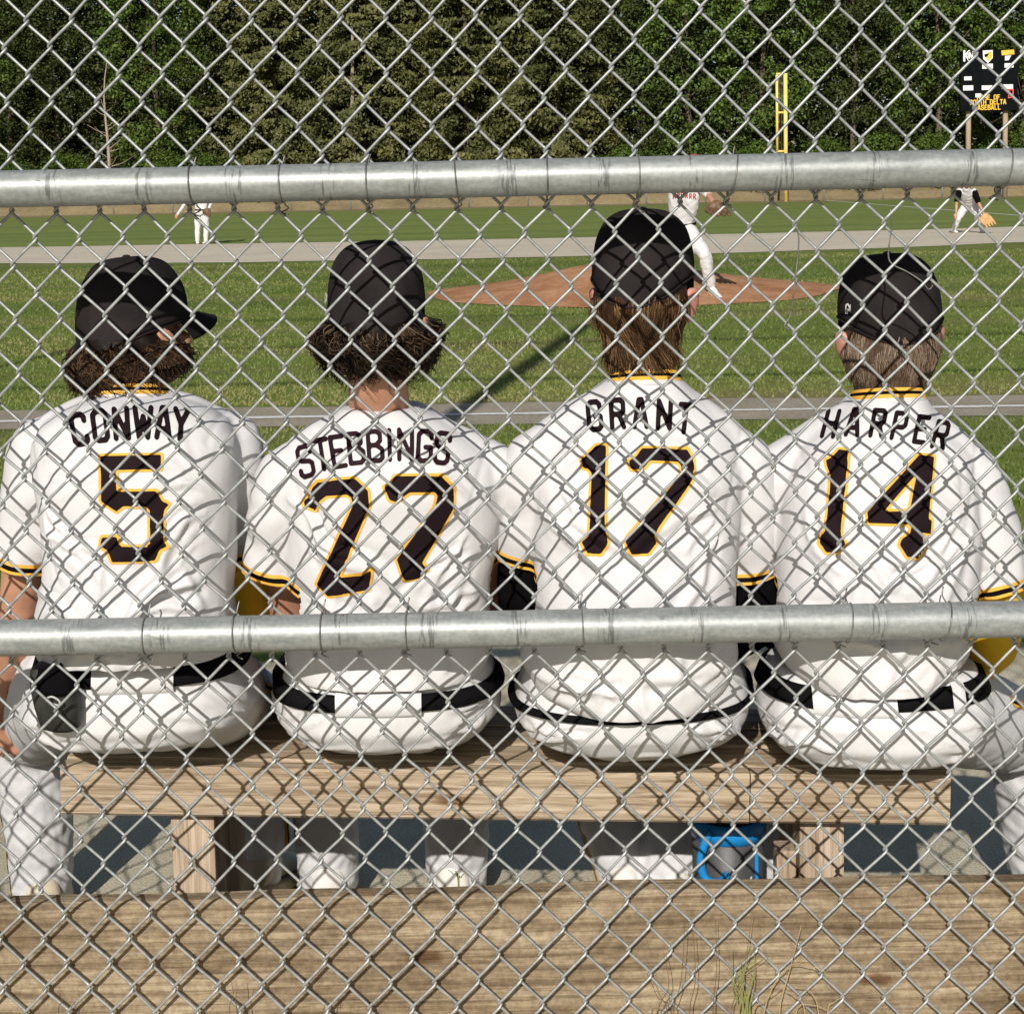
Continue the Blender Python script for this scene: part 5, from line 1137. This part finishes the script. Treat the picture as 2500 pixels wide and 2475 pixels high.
lfy = [(-60, 114, .95, 0), (20, 115, 1.0, 1), (110, 116, 1.0, 1), (175, 118, 1.1, 1), (300, 115, .95, 0), (365, 116.5, 1.0, 1), (1150, 117, 1.1, 1), (1215, 115, 1.05, 1), (1300, 114.2, 1.05, 0), (1375, 116, 1.1, 1), (1440, 114.5, 1.05, 0), (1530, 117, 1.1, 1), (1610, 115, 1.0, 1), (1690, 116.5, 1.1, 1), (1770, 114.4, 1.05, 0), (1850, 117, 1.1, 1), (1930, 115, 1.05, 0), (2010, 116, 1.05, 1)]
for i, (px, y, s, d) in enumerate(lfy):
    c, t = LFY[i % 4]; put_tree('leafy_tree', f'{"dark" if d else "bright"} green leafy tree behind the outfield, {ORD[i]} leafy tree from the left', 'tree', 'leafy trees behind the outfield', P(px, 300, y).x, y, c, t, M['leaf_dark' if d else 'leaf_green'], M['bark'], s, rt.uniform(0, 6.28), 1.0, s * rt.uniform(.95, 1.25))
bsh = [(30, .8), (120, .9), (310, .9), (400, .85), (480, .8), (1180, .85), (1260, .95), (1350, .9), (1430, .85), (1560, .9), (1660, .95), (1760, .9), (1880, .95)]
for i, (px, s) in enumerate(bsh):
    y = 112.3 + .8 * rt.random(); put_tree('bush', f'low bright green bush at the foot of the woods, {ORD[i]} from the left', 'bush', 'bushes along the woods', P(px, 300, y).x, y, BSH[i % 3], None, M['leaf_green'], None, s, rt.uniform(0, 6.28), .75)
dt = thing('dead_tree', 'bare pale dead tree with broken limbs among dark leafy trees at left', 'tree', (P(205, 300, 111.9).x, 111.9, .8)); obj('trunk', trunk_mesh(9.5, .16, 44, 14), M['bark_pale'], dt)
for i, (px, y, h_) in enumerate(((668, 113.2, 17), (838, 112.6, 5), (905, 112.4, 5.5))):
    o_ = obj('bare_trunk', trunk_mesh(h_, .20 if i == 0 else .24, 60 + i, 3), M['bark_pale' if i == 0 else 'bark'], None, (P(px, 300, y).x, y, .8)); tag(o_, ('slim pale tree trunk rising through the spruces to the top of the view', 'short dark trunk under the big spruces, left of a thicker one', 'thick brown trunk under the drooping spruce behind the outfield')[i], 'tree trunk')
rg = np.random.default_rng(9); N = 110000
c = np.stack([rg.uniform(-75, 75, N), rg.uniform(121, 150, N), 1 + 25 * rg.random(N) ** .9], 1); c[:, 2] *= .8 + .2 * np.sin(c[:, 0] * .35) * np.sin(c[:, 1] * .3)
me = leaves(c, rg.normal(size=(N, 3)) * .6 + np.array([0, -.5, .5]), .62 * (.6 + .8 * rg.random(N)), .15 + .45 * rg.random(N), .7, .6, rg)
tag(obj('deep_woods', me, M['leaf_dark']), 'dense dark woods filling the gaps behind the front trees', 'woods', None, 'stuff')

# ------------------------------------------------------------------ grass blades
M['blade'] = leaf_mat('blade', (.085, .120, .020), (.150, .190, .038), (.30, .265, .105))
def blades(name, label, N, d0, d1, keep, hmin, hmax, seed):
    rg = np.random.default_rng(seed); D = d0 * (d1 / d0) ** rg.random(N); X = rg.uniform(-.42, .46, N) * D; k = keep(X, D); X, D = X[k], D[k]; N = len(X)
    h = rg.uniform(hmin, hmax, N) * (1 + D / 30); w = (.0022 + .00055 * D) * rg.uniform(.6, 1.3, N); a = rg.uniform(0, 6.283, N); ln = rg.normal(size=(N, 2)) * h[:, None] * .35
    p = np.stack([X, D, np.full(N, .0)], 1); u = np.stack([np.cos(a) * w, np.sin(a) * w * .4, np.zeros(N)], 1); tip = p + np.stack([ln[:, 0], ln[:, 1], h], 1)
    v = np.stack([p - u, p + u, tip], 1).reshape(-1, 3); me = bpy.data.meshes.new(name); me.vertices.add(3 * N); me.vertices.foreach_set('co', v.astype(np.float32).ravel())
    me.loops.add(3 * N); me.loops.foreach_set('vertex_index', np.arange(3 * N, dtype=np.int32)); me.polygons.add(N); me.polygons.foreach_set('loop_start', np.arange(0, 3 * N, 3, dtype=np.int32)); me.update(calc_edges=True)
    patch = snoise(np.stack([X * .5, D * 1.2, np.zeros(N)], 1), .22, 4, 3); t = .36 + .50 * patch + .28 * (rg.random(N) - .5)
    at = me.attributes.new('tint', 'FLOAT', 'POINT'); at.data.foreach_set('value', np.repeat(np.clip(t, 0, 1), 3).astype(np.float32))
    return tag(obj(name, me, M['blade']), label, 'grass', None, 'stuff')
def keep_g(X, D):
    strip = (D > 9.93 - .045 * X) & (D < 10.98 - .03 * X); mound = (X - mc.x) ** 2 + (D - mc.y) ** 2 < 2.78 ** 2
    edge = D > 5.2 + .16 * np.sin(X * 1.9 + 1) + .12 * np.sin(X * 7)
    return (~strip) & (~mound) & edge & (D < 32.3)
blades('grass_blades', 'short mown grass of the infield and foul ground', 170000, 5.0, 32, keep_g, .008, .022, 3)

# ------------------------------------------------------------------ weeds at the fence foot
M['straw'] = mat_noise('straw', (.30, .22, .10), (.45, .34, .17), 20, .8, 0); M['stalk_dark'] = mat_noise('stalk_dark', (.10, .065, .03), (.17, .12, .06), 20, .8, 0); M['weed_green'] = mat_noise('weed_green', (.14, .17, .04), (.26, .25, .08), 20, .7, 0)
def stalks(name, label, cat, base_px, D, items, mat, r=.0012, taper=.35):
    b = P(base_px, 1900, D); root = thing(name, label, cat, (b.x, D, 0))
    for pts in items:
        w = [P(x, y, D) - root.location for x, y in pts]; g0 = w[0].copy(); g0.z = 0.0; bm = bmesh.new(); pp = smooth_curve([g0] + w, 4)
        tube(bm, pp, [r * (1 - (1 - taper) * i / (len(pp) - 1)) for i in range(len(pp))], 5, round_ends=False); obj('blade', bm_mesh(bm), mat, root)
    return root
rw = random.Random(3)
stalks('grass_tuft', 'green and straw grass tuft growing at the foot of the fence', 'grass', 1402, 2.42, [[(1402 + rw.uniform(-16, 16), 1920), (1402 + rw.uniform(-22, 22), 1850), (1402 + rw.uniform(-34, 46), 1770 + rw.uniform(0, 70))] for _ in range(14)], M['weed_green'], .0012)
stalks('dry_stalks', 'thin dark dry stalks left of the grass tuft', 'weed', 1290, 2.42, [[(1240, 1920), (1262, 1860), (1250, 1790)], [(1270, 1920), (1285, 1850), (1292, 1740)], [(1300, 1920), (1312, 1850), (1308, 1760)], [(1260, 1915), (1240, 1880), (1228, 1850)], [(1345, 1920), (1352, 1830), (1350, 1735)], [(1228, 1920), (1250, 1905), (1270, 1890)], [(1378, 1920), (1400, 1850), (1420, 1720)]], M['stalk_dark'], .0011)
stalks('dry_grass', 'bent pale dry grass right of the grass tuft', 'weed', 1470, 2.42, [[(1420, 1920), (1440, 1890), (1475, 1862)], [(1470, 1920), (1490, 1830), (1512, 1745)], [(1500, 1920), (1530, 1895), (1570, 1910)], [(1440, 1915), (1485, 1825), (1530, 1822), (1560, 1835)], [(1520, 1920), (1500, 1880), (1480, 1868)], [(1545, 1920), (1528, 1870), (1500, 1860)], [(1560, 1920), (1575, 1890), (1590, 1880)]], M['straw'], .0013)
stalks('dry_wisps', 'few dry wisps of grass near the lower left planks', 'weed', 440, 2.43, [[(432, 1920), (440, 1880), (436, 1848)], [(448, 1920), (444, 1890), (450, 1862)], [(110, 1920), (118, 1890), (108, 1868)], [(610, 1920), (618, 1895), (612, 1880)]], M['stalk_dark'], .0011)
stalks('weed_sprout', 'small green weed sprouting behind the kick board', 'weed', 866, 2.57, [[(866, 1700), (864, 1660), (858, 1640)], [(866, 1690), (870, 1655), (880, 1645)], [(866, 1680), (856, 1650), (845, 1640)], [(868, 1700), (880, 1692), (892, 1690)]], M['weed_green'], .0016)
